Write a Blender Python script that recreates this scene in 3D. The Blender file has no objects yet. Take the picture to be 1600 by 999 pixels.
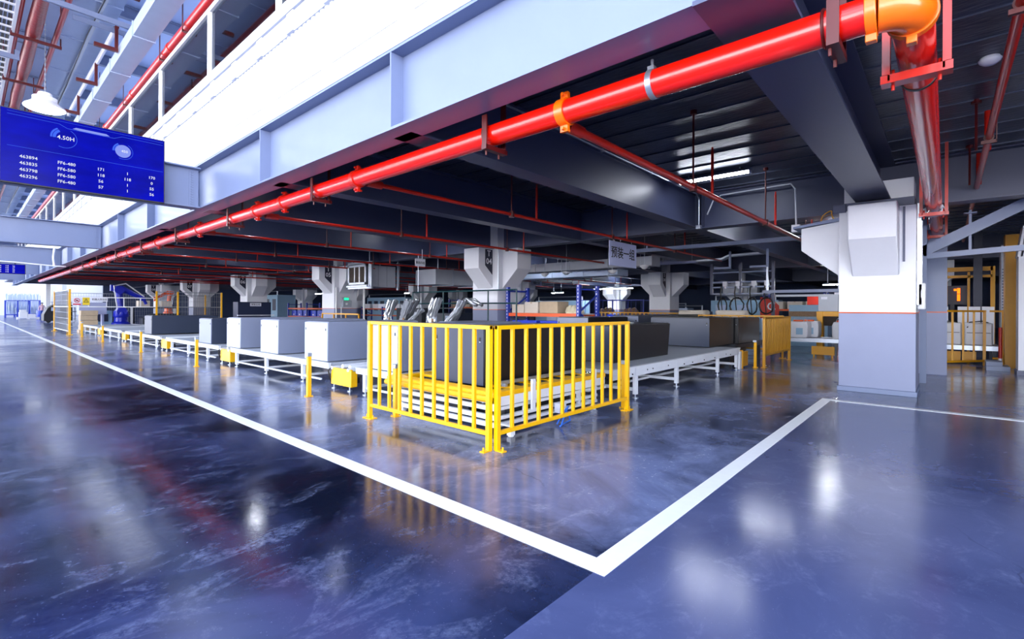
import bpy, bmesh, math, random
from mathutils import Vector, Matrix
random.seed(7)
SC = bpy.context.scene
COL = SC.collection
PI = math.pi
EYE = 1.4                     # camera height
def V(*a): return Vector(a)

# ------------------------------------------------------------------ materials
def lin(c):
    c /= 255.0
    return c/12.92 if c <= 0.04045 else ((c+0.055)/1.055)**2.4
def rgb(r, g, b): return (lin(r), lin(g), lin(b), 1.0)

def pmat(name, col, rough=0.5, metal=0.0, var=0.10, scale=6.0, bump=0.0, bscale=40.0, coat=0.0, spec=0.5, stretch=None):
    m = bpy.data.materials.new(name); m.use_nodes = True
    nt = m.node_tree; N = nt.nodes; L = nt.links
    b = N['Principled BSDF']
    tc = N.new('ShaderNodeTexCoord')
    src = tc.outputs['Object']
    if stretch:
        mp = N.new('ShaderNodeMapping'); mp.inputs['Scale'].default_value = stretch
        L.new(src, mp.inputs['Vector']); src = mp.outputs['Vector']
    no = N.new('ShaderNodeTexNoise'); no.inputs['Scale'].default_value = scale
    no.inputs['Detail'].default_value = 5; L.new(src, no.inputs['Vector'])
    mx = N.new('ShaderNodeMix'); mx.data_type = 'RGBA'
    c = rgb(*col)
    mx.inputs[6].default_value = tuple(max(0, x*(1-var)) for x in c[:3])+(1,)
    mx.inputs[7].default_value = tuple(min(1, x*(1+var)) for x in c[:3])+(1,)
    L.new(no.outputs['Fac'], mx.inputs['Factor'])
    L.new(mx.outputs[2], b.inputs['Base Color'])
    b.inputs['Roughness'].default_value = rough
    b.inputs['Metallic'].default_value = metal
    b.inputs['Coat Weight'].default_value = coat
    b.inputs['Coat Roughness'].default_value = 0.08
    b.inputs['Specular IOR Level'].default_value = spec
    if bump:
        n2 = N.new('ShaderNodeTexNoise'); n2.inputs['Scale'].default_value = bscale; n2.inputs['Detail'].default_value = 3
        L.new(src, n2.inputs['Vector'])
        bp = N.new('ShaderNodeBump'); bp.inputs['Strength'].default_value = bump; bp.inputs['Distance'].default_value = 0.02
        L.new(n2.outputs['Fac'], bp.inputs['Height']); L.new(bp.outputs['Normal'], b.inputs['Normal'])
    return m

def emat(name, col, strength):
    m = bpy.data.materials.new(name); m.use_nodes = True
    nt = m.node_tree; N = nt.nodes; L = nt.links
    N.remove(N['Principled BSDF'])
    e = N.new('ShaderNodeEmission'); e.inputs['Color'].default_value = rgb(*col); e.inputs['Strength'].default_value = strength
    L.new(e.outputs[0], N['Material Output'].inputs['Surface'])
    return m

def floor_mat(name, dark, light, hi, r0, r1, sc, lo_t, hi_t):
    m = bpy.data.materials.new(name); m.use_nodes = True
    nt = m.node_tree; N = nt.nodes; L = nt.links; b = N['Principled BSDF']
    tc = N.new('ShaderNodeTexCoord')
    def noise(s, d, rgh, dist, stretch=(1, 1, 1)):
        mp = N.new('ShaderNodeMapping'); mp.inputs['Scale'].default_value = stretch
        L.new(tc.outputs['Object'], mp.inputs['Vector'])
        n = N.new('ShaderNodeTexNoise'); n.inputs['Scale'].default_value = s; n.inputs['Detail'].default_value = d
        n.inputs['Roughness'].default_value = rgh; n.inputs['Distortion'].default_value = dist
        L.new(mp.outputs[0], n.inputs['Vector']); return n.outputs['Fac']
    def ramp(f, a, c):
        r = N.new('ShaderNodeMapRange'); r.inputs['From Min'].default_value = a; r.inputs['From Max'].default_value = c
        L.new(f, r.inputs['Value']); return r.outputs['Result']
    def math_(op, a, c):
        n = N.new('ShaderNodeMath'); n.operation = op
        for i, v in enumerate((a, c)):
            if isinstance(v, (int, float)): n.inputs[i].default_value = v
            else: L.new(v, n.inputs[i])
        return n.outputs[0]
    def mix(f, a, c):
        n = N.new('ShaderNodeMix'); n.data_type = 'RGBA'
        for i, v in ((6, a), (7, c)):
            if isinstance(v, tuple): n.inputs[i].default_value = v
            else: L.new(v, n.inputs[i])
        L.new(f, n.inputs['Factor']); return n.outputs[2]
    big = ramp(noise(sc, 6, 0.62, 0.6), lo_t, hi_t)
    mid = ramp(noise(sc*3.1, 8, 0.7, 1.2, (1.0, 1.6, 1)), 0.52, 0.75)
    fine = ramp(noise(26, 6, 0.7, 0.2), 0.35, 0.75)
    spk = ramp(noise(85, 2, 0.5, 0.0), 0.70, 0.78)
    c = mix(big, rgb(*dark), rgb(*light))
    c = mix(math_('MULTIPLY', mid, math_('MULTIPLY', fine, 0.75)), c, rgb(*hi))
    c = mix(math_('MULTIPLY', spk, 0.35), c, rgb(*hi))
    vo = N.new('ShaderNodeTexVoronoi'); vo.feature = 'DISTANCE_TO_EDGE'; vo.inputs['Scale'].default_value = 0.33
    mpv = N.new('ShaderNodeMapping'); L.new(tc.outputs['Object'], mpv.inputs['Vector'])
    nz = N.new('ShaderNodeTexNoise'); nz.inputs['Scale'].default_value = 1.7; nz.inputs['Detail'].default_value = 6
    L.new(tc.outputs['Object'], nz.inputs['Vector'])
    ad = N.new('ShaderNodeMix'); ad.data_type = 'RGBA'; ad.blend_type = 'ADD'; ad.inputs['Factor'].default_value = 0.5
    L.new(mpv.outputs[0], ad.inputs[6]); L.new(nz.outputs['Color'], ad.inputs[7]); L.new(ad.outputs[2], vo.inputs['Vector'])
    crack = math_('SUBTRACT', 1.0, ramp(vo.outputs['Distance'], 0.0, 0.004))
    crack = math_('MULTIPLY', crack, ramp(noise(0.9, 3, 0.5, 0), 0.5, 0.6))
    c = mix(math_('MULTIPLY', crack, 0.5), c, rgb(28, 34, 56))
    L.new(c, b.inputs['Base Color'])
    rr = N.new('ShaderNodeMapRange'); rr.inputs['To Min'].default_value = r0; rr.inputs['To Max'].default_value = r1
    L.new(math_('ADD', math_('MULTIPLY', big, 0.6), math_('MULTIPLY', fine, 0.4)), rr.inputs['Value'])
    L.new(rr.outputs['Result'], b.inputs['Roughness'])
    b.inputs['Specular IOR Level'].default_value = 0.62
    bp = N.new('ShaderNodeBump'); bp.inputs['Strength'].default_value = 0.05; bp.inputs['Distance'].default_value = 0.02
    L.new(noise(3.3, 3, 0.5, 0), bp.inputs['Height']); L.new(bp.outputs['Normal'], b.inputs['Normal'])
    return m

M = {}
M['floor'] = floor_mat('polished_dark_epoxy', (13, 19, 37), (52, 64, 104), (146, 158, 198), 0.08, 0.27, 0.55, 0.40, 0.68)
M['work'] = floor_mat('dusty_reflection_epoxy', (24, 31, 54), (112, 124, 164), (176, 184, 214), 0.09, 0.30, 0.75, 0.36, 0.62)  # pale patches: dusty coat plus painted reflections of conveyors and cabinets
M['aisle'] = floor_mat('polished_grey_epoxy', (66, 75, 114), (86, 96, 138), (124, 134, 172), 0.11, 0.26, 0.8, 0.32, 0.72)
M['line'] = pmat('line_paint', (238, 240, 244), 0.45, var=0.05, scale=14)
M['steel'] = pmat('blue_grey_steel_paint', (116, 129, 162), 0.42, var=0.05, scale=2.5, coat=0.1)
M['steelin'] = pmat('shaded_steel_paint', (70, 77, 106), 0.40, var=0.06, scale=2.5)  # same steel paint, darkened for the shade under the deck
M['fascia'] = pmat('pale_zinc_fascia', (196, 204, 222), 0.5, var=0.10, scale=9, stretch=(1, 0.3, 2))
M['white'] = pmat('white_panel_paint', (240, 242, 246), 0.5, var=0.02)
M['colwhite'] = pmat('white_column_paint', (226, 229, 238), 0.55, var=0.03, scale=3)
M['colgrey'] = pmat('grey_column_paint', (138, 146, 176), 0.5, var=0.05, scale=3)
M['orangeline'] = pmat('orange_band_paint', (226, 108, 60), 0.5)
M['navy'] = pmat('navy_sign_paint', (22, 26, 52), 0.5)
M['red'] = pmat('red_pipe_paint', (232, 22, 6), 0.24, var=0.06, scale=5, coat=0.5)
M['redroof'] = pmat('deep_red_pipe_paint', (176, 8, 6), 0.3, var=0.08, scale=5, coat=0.15)
M['parapet'] = pmat('white_parapet_sheet', (192, 198, 212), 0.5, var=0.02)
M['redthin'] = pmat('red_branch_paint', (196, 30, 12), 0.3, var=0.08, scale=5, coat=0.3)
M['redwrap'] = pmat('scuffed_red_wrap', (128, 16, 16), 0.36, var=0.35, scale=9, bump=0.4, bscale=14, stretch=(1, 1, 1))
M['redbracket'] = pmat('dark_red_bracket_paint', (82, 12, 14), 0.4, var=0.12)
M['orange'] = pmat('orange_coupling_paint', (250, 110, 6), 0.3, var=0.06, coat=0.4)
M['galv'] = pmat('galvanised_steel', (176, 184, 198), 0.34, 0.75, var=0.12, scale=12)
M['duct'] = pmat('pale_duct_sheet', (182, 198, 226), 0.45, 0.25, var=0.06, scale=4)
M['ductin'] = pmat('grey_duct_sheet', (176, 182, 194), 0.5, 0.1, var=0.06, scale=4)
M['yellow'] = pmat('safety_yellow_paint', (246, 184, 0), 0.34, var=0.05, scale=5, coat=0.2)
M['yellowdk'] = pmat('amber_yellow_paint', (214, 152, 14), 0.4, var=0.08, scale=5)
M['convwhite'] = pmat('conveyor_white_paint', (226, 230, 238), 0.4, var=0.04)
M['convtop'] = pmat('conveyor_belt_grey', (164, 170, 182), 0.55, var=0.08, scale=8)
M['cabwhite'] = pmat('pale_cabinet_face', (184, 190, 204), 0.45, var=0.03)
M['cabside'] = pmat('grey_cabinet_side', (126, 134, 158), 0.4, var=0.04, scale=2)
M['cabdark'] = pmat('slate_cabinet_paint', (48, 57, 78), 0.36, var=0.05, scale=2)
M['cabblack'] = pmat('black_cabinet_paint', (15, 16, 22), 0.3, var=0.08, scale=2)
M['black'] = pmat('black_rubber', (18, 18, 22), 0.5, var=0.1)
M['darkmetal'] = pmat('dark_machine_metal', (48, 52, 62), 0.4, 0.4, var=0.15)
M['bluerack'] = pmat('blue_rack_paint', (30, 56, 170), 0.4, var=0.08)
M['orangerack'] = pmat('orange_beam_paint', (236, 92, 34), 0.4, var=0.08)
M['bin'] = pmat('blue_bin_plastic', (24, 64, 214), 0.35, var=0.08)
M['robot'] = pmat('robot_blue_paint', (22, 40, 190), 0.35, var=0.06, coat=0.2)
M['card'] = pmat('cardboard', (196, 176, 150), 0.8, var=0.12, scale=8)
M['cardpale'] = pmat('pale_cardboard', (222, 212, 200), 0.8, var=0.06)
M['cardbrown'] = pmat('brown_bundle', (150, 122, 98), 0.85, var=0.3, scale=20)
M['cloth'] = pmat('cream_packing_film', (222, 212, 182), 0.7, var=0.15, scale=8, bump=0.5, bscale=10)
M['foil'] = pmat('silver_foil', (216, 222, 232), 0.28, 0.8, var=0.22, scale=7, bump=0.45, bscale=5)
M['tub'] = pmat('white_tub_plastic', (226, 228, 236), 0.35, var=0.03)
M['signwhite'] = pmat('white_sign_face', (226, 228, 240), 0.5, var=0.02)
M['signlilac'] = pmat('lilac_sign_face', (176, 184, 222), 0.5, var=0.02)
M['black_ink'] = pmat('black_ink', (14, 14, 20), 0.6)
M['white_ink'] = pmat('white_ink', (240, 240, 246), 0.5)
M['redink'] = pmat('red_sign_ink', (200, 30, 44), 0.5)
M['yellowink'] = pmat('yellow_sign_ink', (236, 206, 40), 0.5)
M['board'] = pmat('dark_blue_board', (34, 44, 74), 0.4, var=0.05)
M['tealwall'] = pmat('pale_blue_wall_sheet', (150, 186, 214), 0.6, var=0.06)
M['redsheet'] = pmat('red_banner_sheet', (206, 44, 26), 0.5, var=0.05)
M['wall'] = pmat('white_wall_sheet', (226, 230, 238), 0.6, var=0.03)
M['walldark'] = pmat('dark_blue_wall_sheet', (62, 78, 114), 0.7, var=0.1)
M['roof'] = pmat('blue_grey_roof_sheet', (176, 194, 232), 0.5, 0.1, var=0.06, scale=2)
M['brownfilter'] = pmat('brown_filter_pad', (66, 58, 52), 0.9, var=0.2, scale=30)
M['cable'] = pmat('black_cable_jacket', (20, 21, 26), 0.45, var=0.1)
M['bluehose'] = pmat('blue_air_hose', (40, 110, 220), 0.35)
M['greenlamp'] = emat('green_indicator_light', (30, 220, 140), 2.5)
M['orangelamp'] = emat('orange_indicator_light', (255, 110, 20), 3.0)
M['tube'] = emat('fluorescent_tube_light', (240, 244, 255), 60.0)
M['tubefar'] = emat('bright_fluorescent_tube_light', (240, 246, 255), 220.0)
M['bay'] = emat('high_bay_lamp_light', (240, 246, 255), 9.0)
M['denim'] = pmat('blue_trouser_cloth', (60, 90, 170), 0.8)
M['shirt'] = pmat('pink_grey_shirt_cloth', (206, 170, 186), 0.8)
M['skin'] = pmat('skin', (196, 150, 128), 0.5)
M['hair'] = pmat('dark_hair', (24, 20, 20), 0.6)

def foil_deck():
    m = bpy.data.materials.new('reflective_deck_sheet'); m.use_nodes = True
    nt = m.node_tree; N = nt.nodes; L = nt.links; b = N['Principled BSDF']
    tc = N.new('ShaderNodeTexCoord')
    no = N.new('ShaderNodeTexNoise'); no.inputs['Scale'].default_value = 2.4; no.inputs['Detail'].default_value = 6
    L.new(tc.outputs['Object'], no.inputs['Vector'])
    mx = N.new('ShaderNodeMix'); mx.data_type = 'RGBA'
    mx.inputs[6].default_value = rgb(34, 38, 50); mx.inputs[7].default_value = rgb(88, 96, 120)
    L.new(no.outputs['Fac'], mx.inputs['Factor']); L.new(mx.outputs[2], b.inputs['Base Color'])
    b.inputs['Metallic'].default_value = 0.6; b.inputs['Roughness'].default_value = 0.32
    mp = N.new('ShaderNodeMapping'); mp.inputs['Scale'].default_value = (22, 5, 1); L.new(tc.outputs['Object'], mp.inputs['Vector'])
    n2 = N.new('ShaderNodeTexNoise'); n2.inputs['Scale'].default_value = 1.0; n2.inputs['Detail'].default_value = 3
    L.new(mp.outputs[0], n2.inputs['Vector'])
    bp = N.new('ShaderNodeBump'); bp.inputs['Strength'].default_value = 0.7; bp.inputs['Distance'].default_value = 0.012
    L.new(n2.outputs['Fac'], bp.inputs['Height']); L.new(bp.outputs['Normal'], b.inputs['Normal'])
    return m
M['deck'] = foil_deck()

def glass_mat():
    m = bpy.data.materials.new('window_glass'); m.use_nodes = True
    nt = m.node_tree; N = nt.nodes; L = nt.links
    N.remove(N['Principled BSDF'])
    t = N.new('ShaderNodeBsdfTransparent'); t.inputs['Color'].default_value = (0.80, 0.87, 0.95, 1)
    g = N.new('ShaderNodeBsdfGlossy'); g.inputs['Roughness'].default_value = 0.03; g.inputs['Color'].default_value = (0.85, 0.9, 1, 1)
    f = N.new('ShaderNodeFresnel'); f.inputs['IOR'].default_value = 1.9
    x = N.new('ShaderNodeMixShader')
    no = N.new('ShaderNodeTexNoise'); no.inputs['Scale'].default_value = 0.6
    bp = N.new('ShaderNodeBump'); bp.inputs['Strength'].default_value = 0.02
    L.new(no.outputs['Fac'], bp.inputs['Height']); L.new(bp.outputs['Normal'], g.inputs['Normal'])
    L.new(f.outputs[0], x.inputs['Fac']); L.new(t.outputs[0], x.inputs[1]); L.new(g.outputs[0], x.inputs[2])
    L.new(x.outputs[0], N['Material Output'].inputs['Surface'])
    return m
M['glass'] = glass_mat()

def mesh_panel_mat(name, col, period):
    # welded wire mesh: opaque wires on a see-through grid
    m = bpy.data.materials.new(name); m.use_nodes = True
    return m

def screen_mat():
    m = bpy.data.materials.new('blue_screen_light'); m.use_nodes = True
    nt = m.node_tree; N = nt.nodes; L = nt.links
    N.remove(N['Principled BSDF'])
    tc = N.new('ShaderNodeTexCoord')
    mp = N.new('ShaderNodeMapping'); mp.inputs['Scale'].default_value = (1.2, 1, 3.0); L.new(tc.outputs['Object'], mp.inputs['Vector'])
    no = N.new('ShaderNodeTexNoise'); no.inputs['Scale'].default_value = 1.6; no.inputs['Detail'].default_value = 4; L.new(mp.outputs[0], no.inputs['Vector'])
    mx = N.new('ShaderNodeMix'); mx.data_type = 'RGBA'
    mx.inputs[6].default_value = rgb(0, 0, 118); mx.inputs[7].default_value = rgb(0, 12, 222)
    L.new(no.outputs['Fac'], mx.inputs['Factor'])
    e = N.new('ShaderNodeEmission'); e.inputs['Strength'].default_value = 1.0; L.new(mx.outputs[2], e.inputs['Color'])
    g = N.new('ShaderNodeBsdfGlossy'); g.inputs['Roughness'].default_value = 0.15; g.inputs['Color'].default_value = (0.004, 0.004, 0.005, 1)
    a = N.new('ShaderNodeAddShader'); L.new(e.outputs[0], a.inputs[0]); L.new(g.outputs[0], a.inputs[1])
    L.new(a.outputs[0], N['Material Output'].inputs['Surface'])
    return m
M['screen'] = screen_mat()
M['screentext'] = emat('white_screen_text_light', (235, 240, 255), 1.0)
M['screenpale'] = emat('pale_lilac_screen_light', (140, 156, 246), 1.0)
M['screenglow'] = emat('pale_blue_screen_light', (70, 110, 250), 1.0)

# ------------------------------------------------------------------ mesh helpers
class B:
    def __init__(s): s.bm = bmesh.new()
    def face(s, vs, m=0):
        try:
            f = s.bm.faces.new(vs); f.material_index = m; return f
        except ValueError: return None
    def box(s, x0, x1, y0, y1, z0, z1, m=0):
        if x0 > x1: x0, x1 = x1, x0
        if y0 > y1: y0, y1 = y1, y0
        if z0 > z1: z0, z1 = z1, z0
        v = [s.bm.verts.new(p) for p in ((x0,y0,z0),(x1,y0,z0),(x1,y1,z0),(x0,y1,z0),(x0,y0,z1),(x1,y0,z1),(x1,y1,z1),(x0,y1,z1))]
        for q in ((3,2,1,0),(4,5,6,7),(0,1,5,4),(1,2,6,5),(2,3,7,6),(3,0,4,7)): s.face([v[i] for i in q], m)
        return s
    def cbox(s, c, d, m=0):
        return s.box(c[0]-d[0]/2, c[0]+d[0]/2, c[1]-d[1]/2, c[1]+d[1]/2, c[2]-d[2]/2, c[2]+d[2]/2, m)
    def prism(s, pts, axis, a0, a1, m=0):
        # pts: 2-D outline; axis 'x': (y,z) 'y': (x,z) 'z': (x,y)
        def P(p, a):
            return {'x': (a, p[0], p[1]), 'y': (p[0], a, p[1]), 'z': (p[0], p[1], a)}[axis]
        A = [s.bm.verts.new(P(p, a0)) for p in pts]; C = [s.bm.verts.new(P(p, a1)) for p in pts]
        n = len(pts)
        s.face(A[::-1], m); s.face(C, m)
        for i in range(n): s.face([A[i], A[(i+1) % n], C[(i+1) % n], C[i]], m)
        return s
    def bar(s, p0, p1, w, h, m=0):
        # rectangular bar between two points; w across (horizontal), h the other way
        p0, p1 = Vector(p0), Vector(p1); d = (p1-p0).normalized()
        up = Vector((0, 0, 1)) if abs(d.z) < 0.95 else Vector((1, 0, 0))
        a = d.cross(up).normalized()*w/2; b = a.cross(d).normalized()*h/2
        R = []
        for p in (p0, p1): R.append([s.bm.verts.new(p+q) for q in (-a-b, a-b, a+b, -a+b)])
        s.face(R[0][::-1], m); s.face(R[1], m)
        for i in range(4): s.face([R[0][i], R[0][(i+1) % 4], R[1][(i+1) % 4], R[1][i]], m)
        return s
    def tube(s, path, r, n=12, m=0, cap=True):
        P = [Vector(p) for p in path]; rings = []
        rr = r if isinstance(r, (list, tuple)) else [r]*len(P)
        ref = None
        for i, p in enumerate(P):
            if i == 0: d = P[1]-P[0]
            elif i == len(P)-1: d = P[-1]-P[-2]
            else: d = (P[i+1]-p).normalized()+(p-P[i-1]).normalized()
            d.normalize()
            if ref is None:
                ref = Vector((0, 0, 1)) if abs(d.z) < 0.9 else Vector((1, 0, 0))
            a = ref-d*ref.dot(d)
            if a.length < 1e-4: a = d.orthogonal()
            a.normalize(); ref = a; b = d.cross(a)
            rings.append([s.bm.verts.new(p+(a*math.cos(2*PI*k/n)+b*math.sin(2*PI*k/n))*rr[i]) for k in range(n)])
        for i in range(len(P)-1):
            for k in range(n): s.face([rings[i][k], rings[i][(k+1) % n], rings[i+1][(k+1) % n], rings[i+1][k]], m)
        if cap: s.face(rings[0][::-1], m); s.face(rings[-1], m)
        return s
    def cyl(s, p0, p1, r, n=16, m=0, r2=None): return s.tube([p0, p1], [r, r if r2 is None else r2], n, m)
    def lathe(s, c, prof, n=24, m=0):
        # prof: list of (r, z) about the vertical axis at c
        rings = []
        for r, z in prof:
            if r < 1e-5: rings.append([s.bm.verts.new((c[0], c[1], c[2]+z))])
            else: rings.append([s.bm.verts.new((c[0]+r*math.cos(2*PI*k/n), c[1]+r*math.sin(2*PI*k/n), c[2]+z)) for k in range(n)])
        for a, b in zip(rings, rings[1:]):
            for k in range(n):
                k2 = (k+1) % n
                if len(a) == 1 and len(b) == 1: continue
                if len(a) == 1: s.face([a[0], b[k2], b[k]], m)
                elif len(b) == 1: s.face([a[k], a[k2], b[0]], m)
                else: s.face([a[k], a[k2], b[k2], b[k]], m)
        return s
    def torus(s, c, R, r, axis='z', n=24, k=8, m=0):
        pts = []
        for i in range(n):
            a = 2*PI*i/n; u, v = R*math.cos(a), R*math.sin(a)
            pts.append({'z': (c[0]+u, c[1]+v, c[2]), 'y': (c[0]+u, c[1], c[2]+v), 'x': (c[0], c[1]+u, c[2]+v)}[axis])
        rings = []
        C = Vector(c); ax = {'z': Vector((0,0,1)), 'y': Vector((0,1,0)), 'x': Vector((1,0,0))}[axis]
        for p in pts:
            p = Vector(p); o = (p-C).normalized()
            rings.append([s.bm.verts.new(p+(o*math.cos(2*PI*j/k)+ax*math.sin(2*PI*j/k))*r) for j in range(k)])
        for i in range(n):
            for j in range(k): s.face([rings[i][j], rings[(i+1) % n][j], rings[(i+1) % n][(j+1) % k], rings[i][(j+1) % k]], m)
        return s

ROOTLOC = {}
def tag(o, label=None, cat=None, group=None, kind=None):
    if label: o['label'] = label
    if cat: o['category'] = cat
    if group: o['group'] = group
    if kind: o['kind'] = kind
    return o

def mk(name, b, mats, parent=None, label=None, cat=None, group=None, kind=None, bev=0.0, smooth=True):
    bm = b.bm
    bmesh.ops.recalc_face_normals(bm, faces=bm.faces[:])
    vs = [v.co for v in bm.verts]
    lo = Vector((min(v.x for v in vs), min(v.y for v in vs), min(v.z for v in vs)))
    hi = Vector((max(v.x for v in vs), max(v.y for v in vs), max(v.z for v in vs)))
    org = Vector(((lo.x+hi.x)/2, (lo.y+hi.y)/2, lo.z))
    bmesh.ops.translate(bm, verts=bm.verts[:], vec=-org)
    me = bpy.data.meshes.new(name); bm.to_mesh(me); bm.free()
    if not isinstance(mats, (list, tuple)): mats = [mats]
    for m in mats: me.materials.append(M[m] if isinstance(m, str) else m)
    if smooth:
        for p in me.polygons: p.use_smooth = True
        me.set_sharp_from_angle(angle=math.radians(35))
    o = bpy.data.objects.new(name, me); COL.objects.link(o)
    if parent is not None:
        o.parent = parent; o.location = org-ROOTLOC[parent.name]
    else: o.location = org
    ROOTLOC[o.name] = org
    if bev:
        md = o.modifiers.new('bevel', 'BEVEL'); md.width = bev; md.segments = 2; md.limit_method = 'ANGLE'; md.angle_limit = math.radians(50)
    return tag(o, label, cat, group, kind)

def thing(name, label, cat, loc, group=None, kind=None):
    o = bpy.data.objects.new(name, None); COL.objects.link(o); o.location = loc; o.empty_display_size = 0.2
    ROOTLOC[o.name] = Vector(loc)
    return tag(o, label, cat, group, kind)

def kids(o): return [c for c in bpy.data.objects if c.parent == o]
def dup(root, loc, label=None, rotz=0.0, group=None):
    ch = {}
    for o in bpy.data.objects:
        if o.parent: ch.setdefault(o.parent.name, []).append(o)
    def cp(o, par):
        c = o.copy(); COL.objects.link(c)
        if par: c.parent = par
        for k in ch.get(o.name, []): cp(k, c)
        return c
    r = cp(root, None); r.location = loc; r.rotation_euler = (0, 0, rotz)
    ROOTLOC[r.name] = Vector(loc)
    if label: r['label'] = label
    if group: r['group'] = group
    return r

def text(name, body, parent, mat, origin, xdir, updir, size, align='CENTER', depth=0.002, squeeze=1.0, bold=0.006):
    """lettering as a mesh: origin = centre of the line, xdir/updir = reading and up directions"""
    cu = bpy.data.curves.new(name, 'FONT'); cu.body = body; cu.size = size; cu.align_x = align; cu.align_y = 'CENTER'; cu.extrude = depth; cu.offset = size*bold; cu.resolution_u = 2
    t = bpy.data.objects.new(name, cu); COL.objects.link(t)
    dg = bpy.context.evaluated_depsgraph_get(); dg.update()
    me = bpy.data.meshes.new_from_object(t.evaluated_get(dg))
    bpy.data.objects.remove(t)
    x = Vector(xdir).normalized(); u = Vector(updir).normalized(); n = x.cross(u)
    mat4 = Matrix((x*squeeze, u, n)).transposed().to_4x4()
    me.transform(mat4)
    me.materials.clear(); me.materials.append(M[mat])
    o = bpy.data.objects.new(name, me); COL.objects.link(o)
    o.parent = parent; o.location = Vector(origin)-ROOTLOC[parent.name]
    ROOTLOC[o.name] = Vector(origin)
    return o

ORD = ['first', 'second', 'third', 'fourth', 'fifth', 'sixth', 'seventh', 'eighth', 'ninth', 'tenth', 'eleventh', 'twelfth', 'thirteenth', 'fourteenth', 'fifteenth', 'sixteenth', 'seventeenth', 'eighteenth']
SKY = 12.5
EXPO = 0.0
# ================================================================== SETTING
S = 'structure'
ZB, ZT = 3.28, 4.10           # underside of beams, underside of deck
def setting(name, b, mats, parent=None, bev=0.0, smooth=True, label=None):
    return mk(name, b, mats, parent, label, None, None, S, bev, smooth)

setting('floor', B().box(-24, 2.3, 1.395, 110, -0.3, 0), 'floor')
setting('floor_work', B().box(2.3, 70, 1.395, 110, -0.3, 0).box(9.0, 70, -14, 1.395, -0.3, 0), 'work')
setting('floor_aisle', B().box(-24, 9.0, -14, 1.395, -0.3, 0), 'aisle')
setting('trim_1', B().box(2.235, 2.37, 1.33, 92, 0, 0.004), 'line')
setting('trim_2', B().box(2.37, 9.07, 1.33, 1.46, 0, 0.004), 'line')
setting('trim_3', B().box(8.935, 9.07, -6, 1.33, 0, 0.004), 'line')

def ibeam(b, axis, c, a0, a1, z0, z1, w, tf=0.025, tw=0.014, m=0):
    """I-section along an axis, centre line c"""
    if axis == 'x':
        b.box(a0, a1, c-w/2, c+w/2, z0, z0+tf, m); b.box(a0, a1, c-w/2, c+w/2, z1-tf, z1, m); b.box(a0, a1, c-tw/2, c+tw/2, z0+tf, z1-tf, m)
    else:
        b.box(c-w/2, c+w/2, a0, a1, z0, z0+tf, m); b.box(c-w/2, c+w/2, a0, a1, z1-tf, z1, m); b.box(c-tw/2, c+tw/2, a0, a1, z0+tf, z1-tf, m)
    return b

# --- edge beam of the mezzanine with its stiffener plates
eb = ibeam(B(), 'y', 3.155, 0.62, 64, ZB, ZT+0.03, 0.33, 0.028, 0.02)
y = 4.38
while y < 63:
    eb.box(2.992, 3.145, y, y+0.022, ZB+0.028, ZT); y += 3.41
setting('beam_edge', eb, 'steel')
# --- fascia, corrugated white parapet wall, sill trim above it
setting('trim_4', B().box(2.985, 3.18, 0.4, 64, ZT+0.032, 4.34), 'fascia')
wl = B()
yy = 0.4
pts = []
while yy < 64:
    for dx, dy in ((0.0, 0.0), (0.0, 0.055), (0.022, 0.07), (0.022, 0.105), (0.0, 0.12)): pts.append((3.035-0.022+dx*1.0, yy+dy))
    yy += 0.12
pts = pts+[(3.12, 64.1), (3.12, 0.4)]
wl.prism(pts, 'z', 4.345, 5.19)
setting('wall_mezzanine', wl, 'parapet', smooth=False)
tr = B()
tr.box(2.985, 3.06, 0.4, 64, 4.342, 4.40)
y = 1.0
while y < 62:                      # raised trim strips with the short slots between them
    tr.box(2.972, 2.99, y, y+1.35, 4.38, 4.45); y += 1.62
setting('trim_5', tr, 'white')
tr = B()
tr.box(3.0, 3.12, 0.4, 64, 5.19, 5.60)
y = 1.42
while y < 62:
    tr.box(2.975, 3.0, y, y+0.20, 5.19, 5.47); y += 1.05
tr.box(2.965, 3.01, 0.4, 64, 5.475, 5.61)
setting('trim_6', tr, 'parapet')
# --- glazed band over the parapet
mull = [0.6, 3.9, 7.1, 10.05, 13.4, 16.45, 19.8, 23.1, 26.4, 29.7, 33.0, 36.3, 39.6, 43.0, 46.3, 49.6, 53.0, 56.3, 60.0]
for i, (a, c) in enumerate(zip(mull, mull[1:])):
    f = B()
    f.box(2.97, 3.07, a, a+0.11, 5.61, 6.88)
    f.box(2.97, 3.07, a+0.11, c, 6.79, 6.88); f.box(2.97, 3.07, a+0.11, c, 5.61, 5.66)
    w = setting('window_%d' % (i+1), f, 'white')
    mk('glass_pane', B().box(3.015, 3.025, a+0.11, c, 5.66, 6.79), 'glass', w)
# --- deck over the mezzanine with its ribbed underside
dk = B().box(3.17, 60, -12, 80, ZT, ZT+0.12)
x = 3.6
while x < 40:
    dk.box(x, x+0.035, -12, 80, ZT-0.018, ZT); x += 0.62
setting('ceiling_mezzanine', dk, 'deck')
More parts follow.
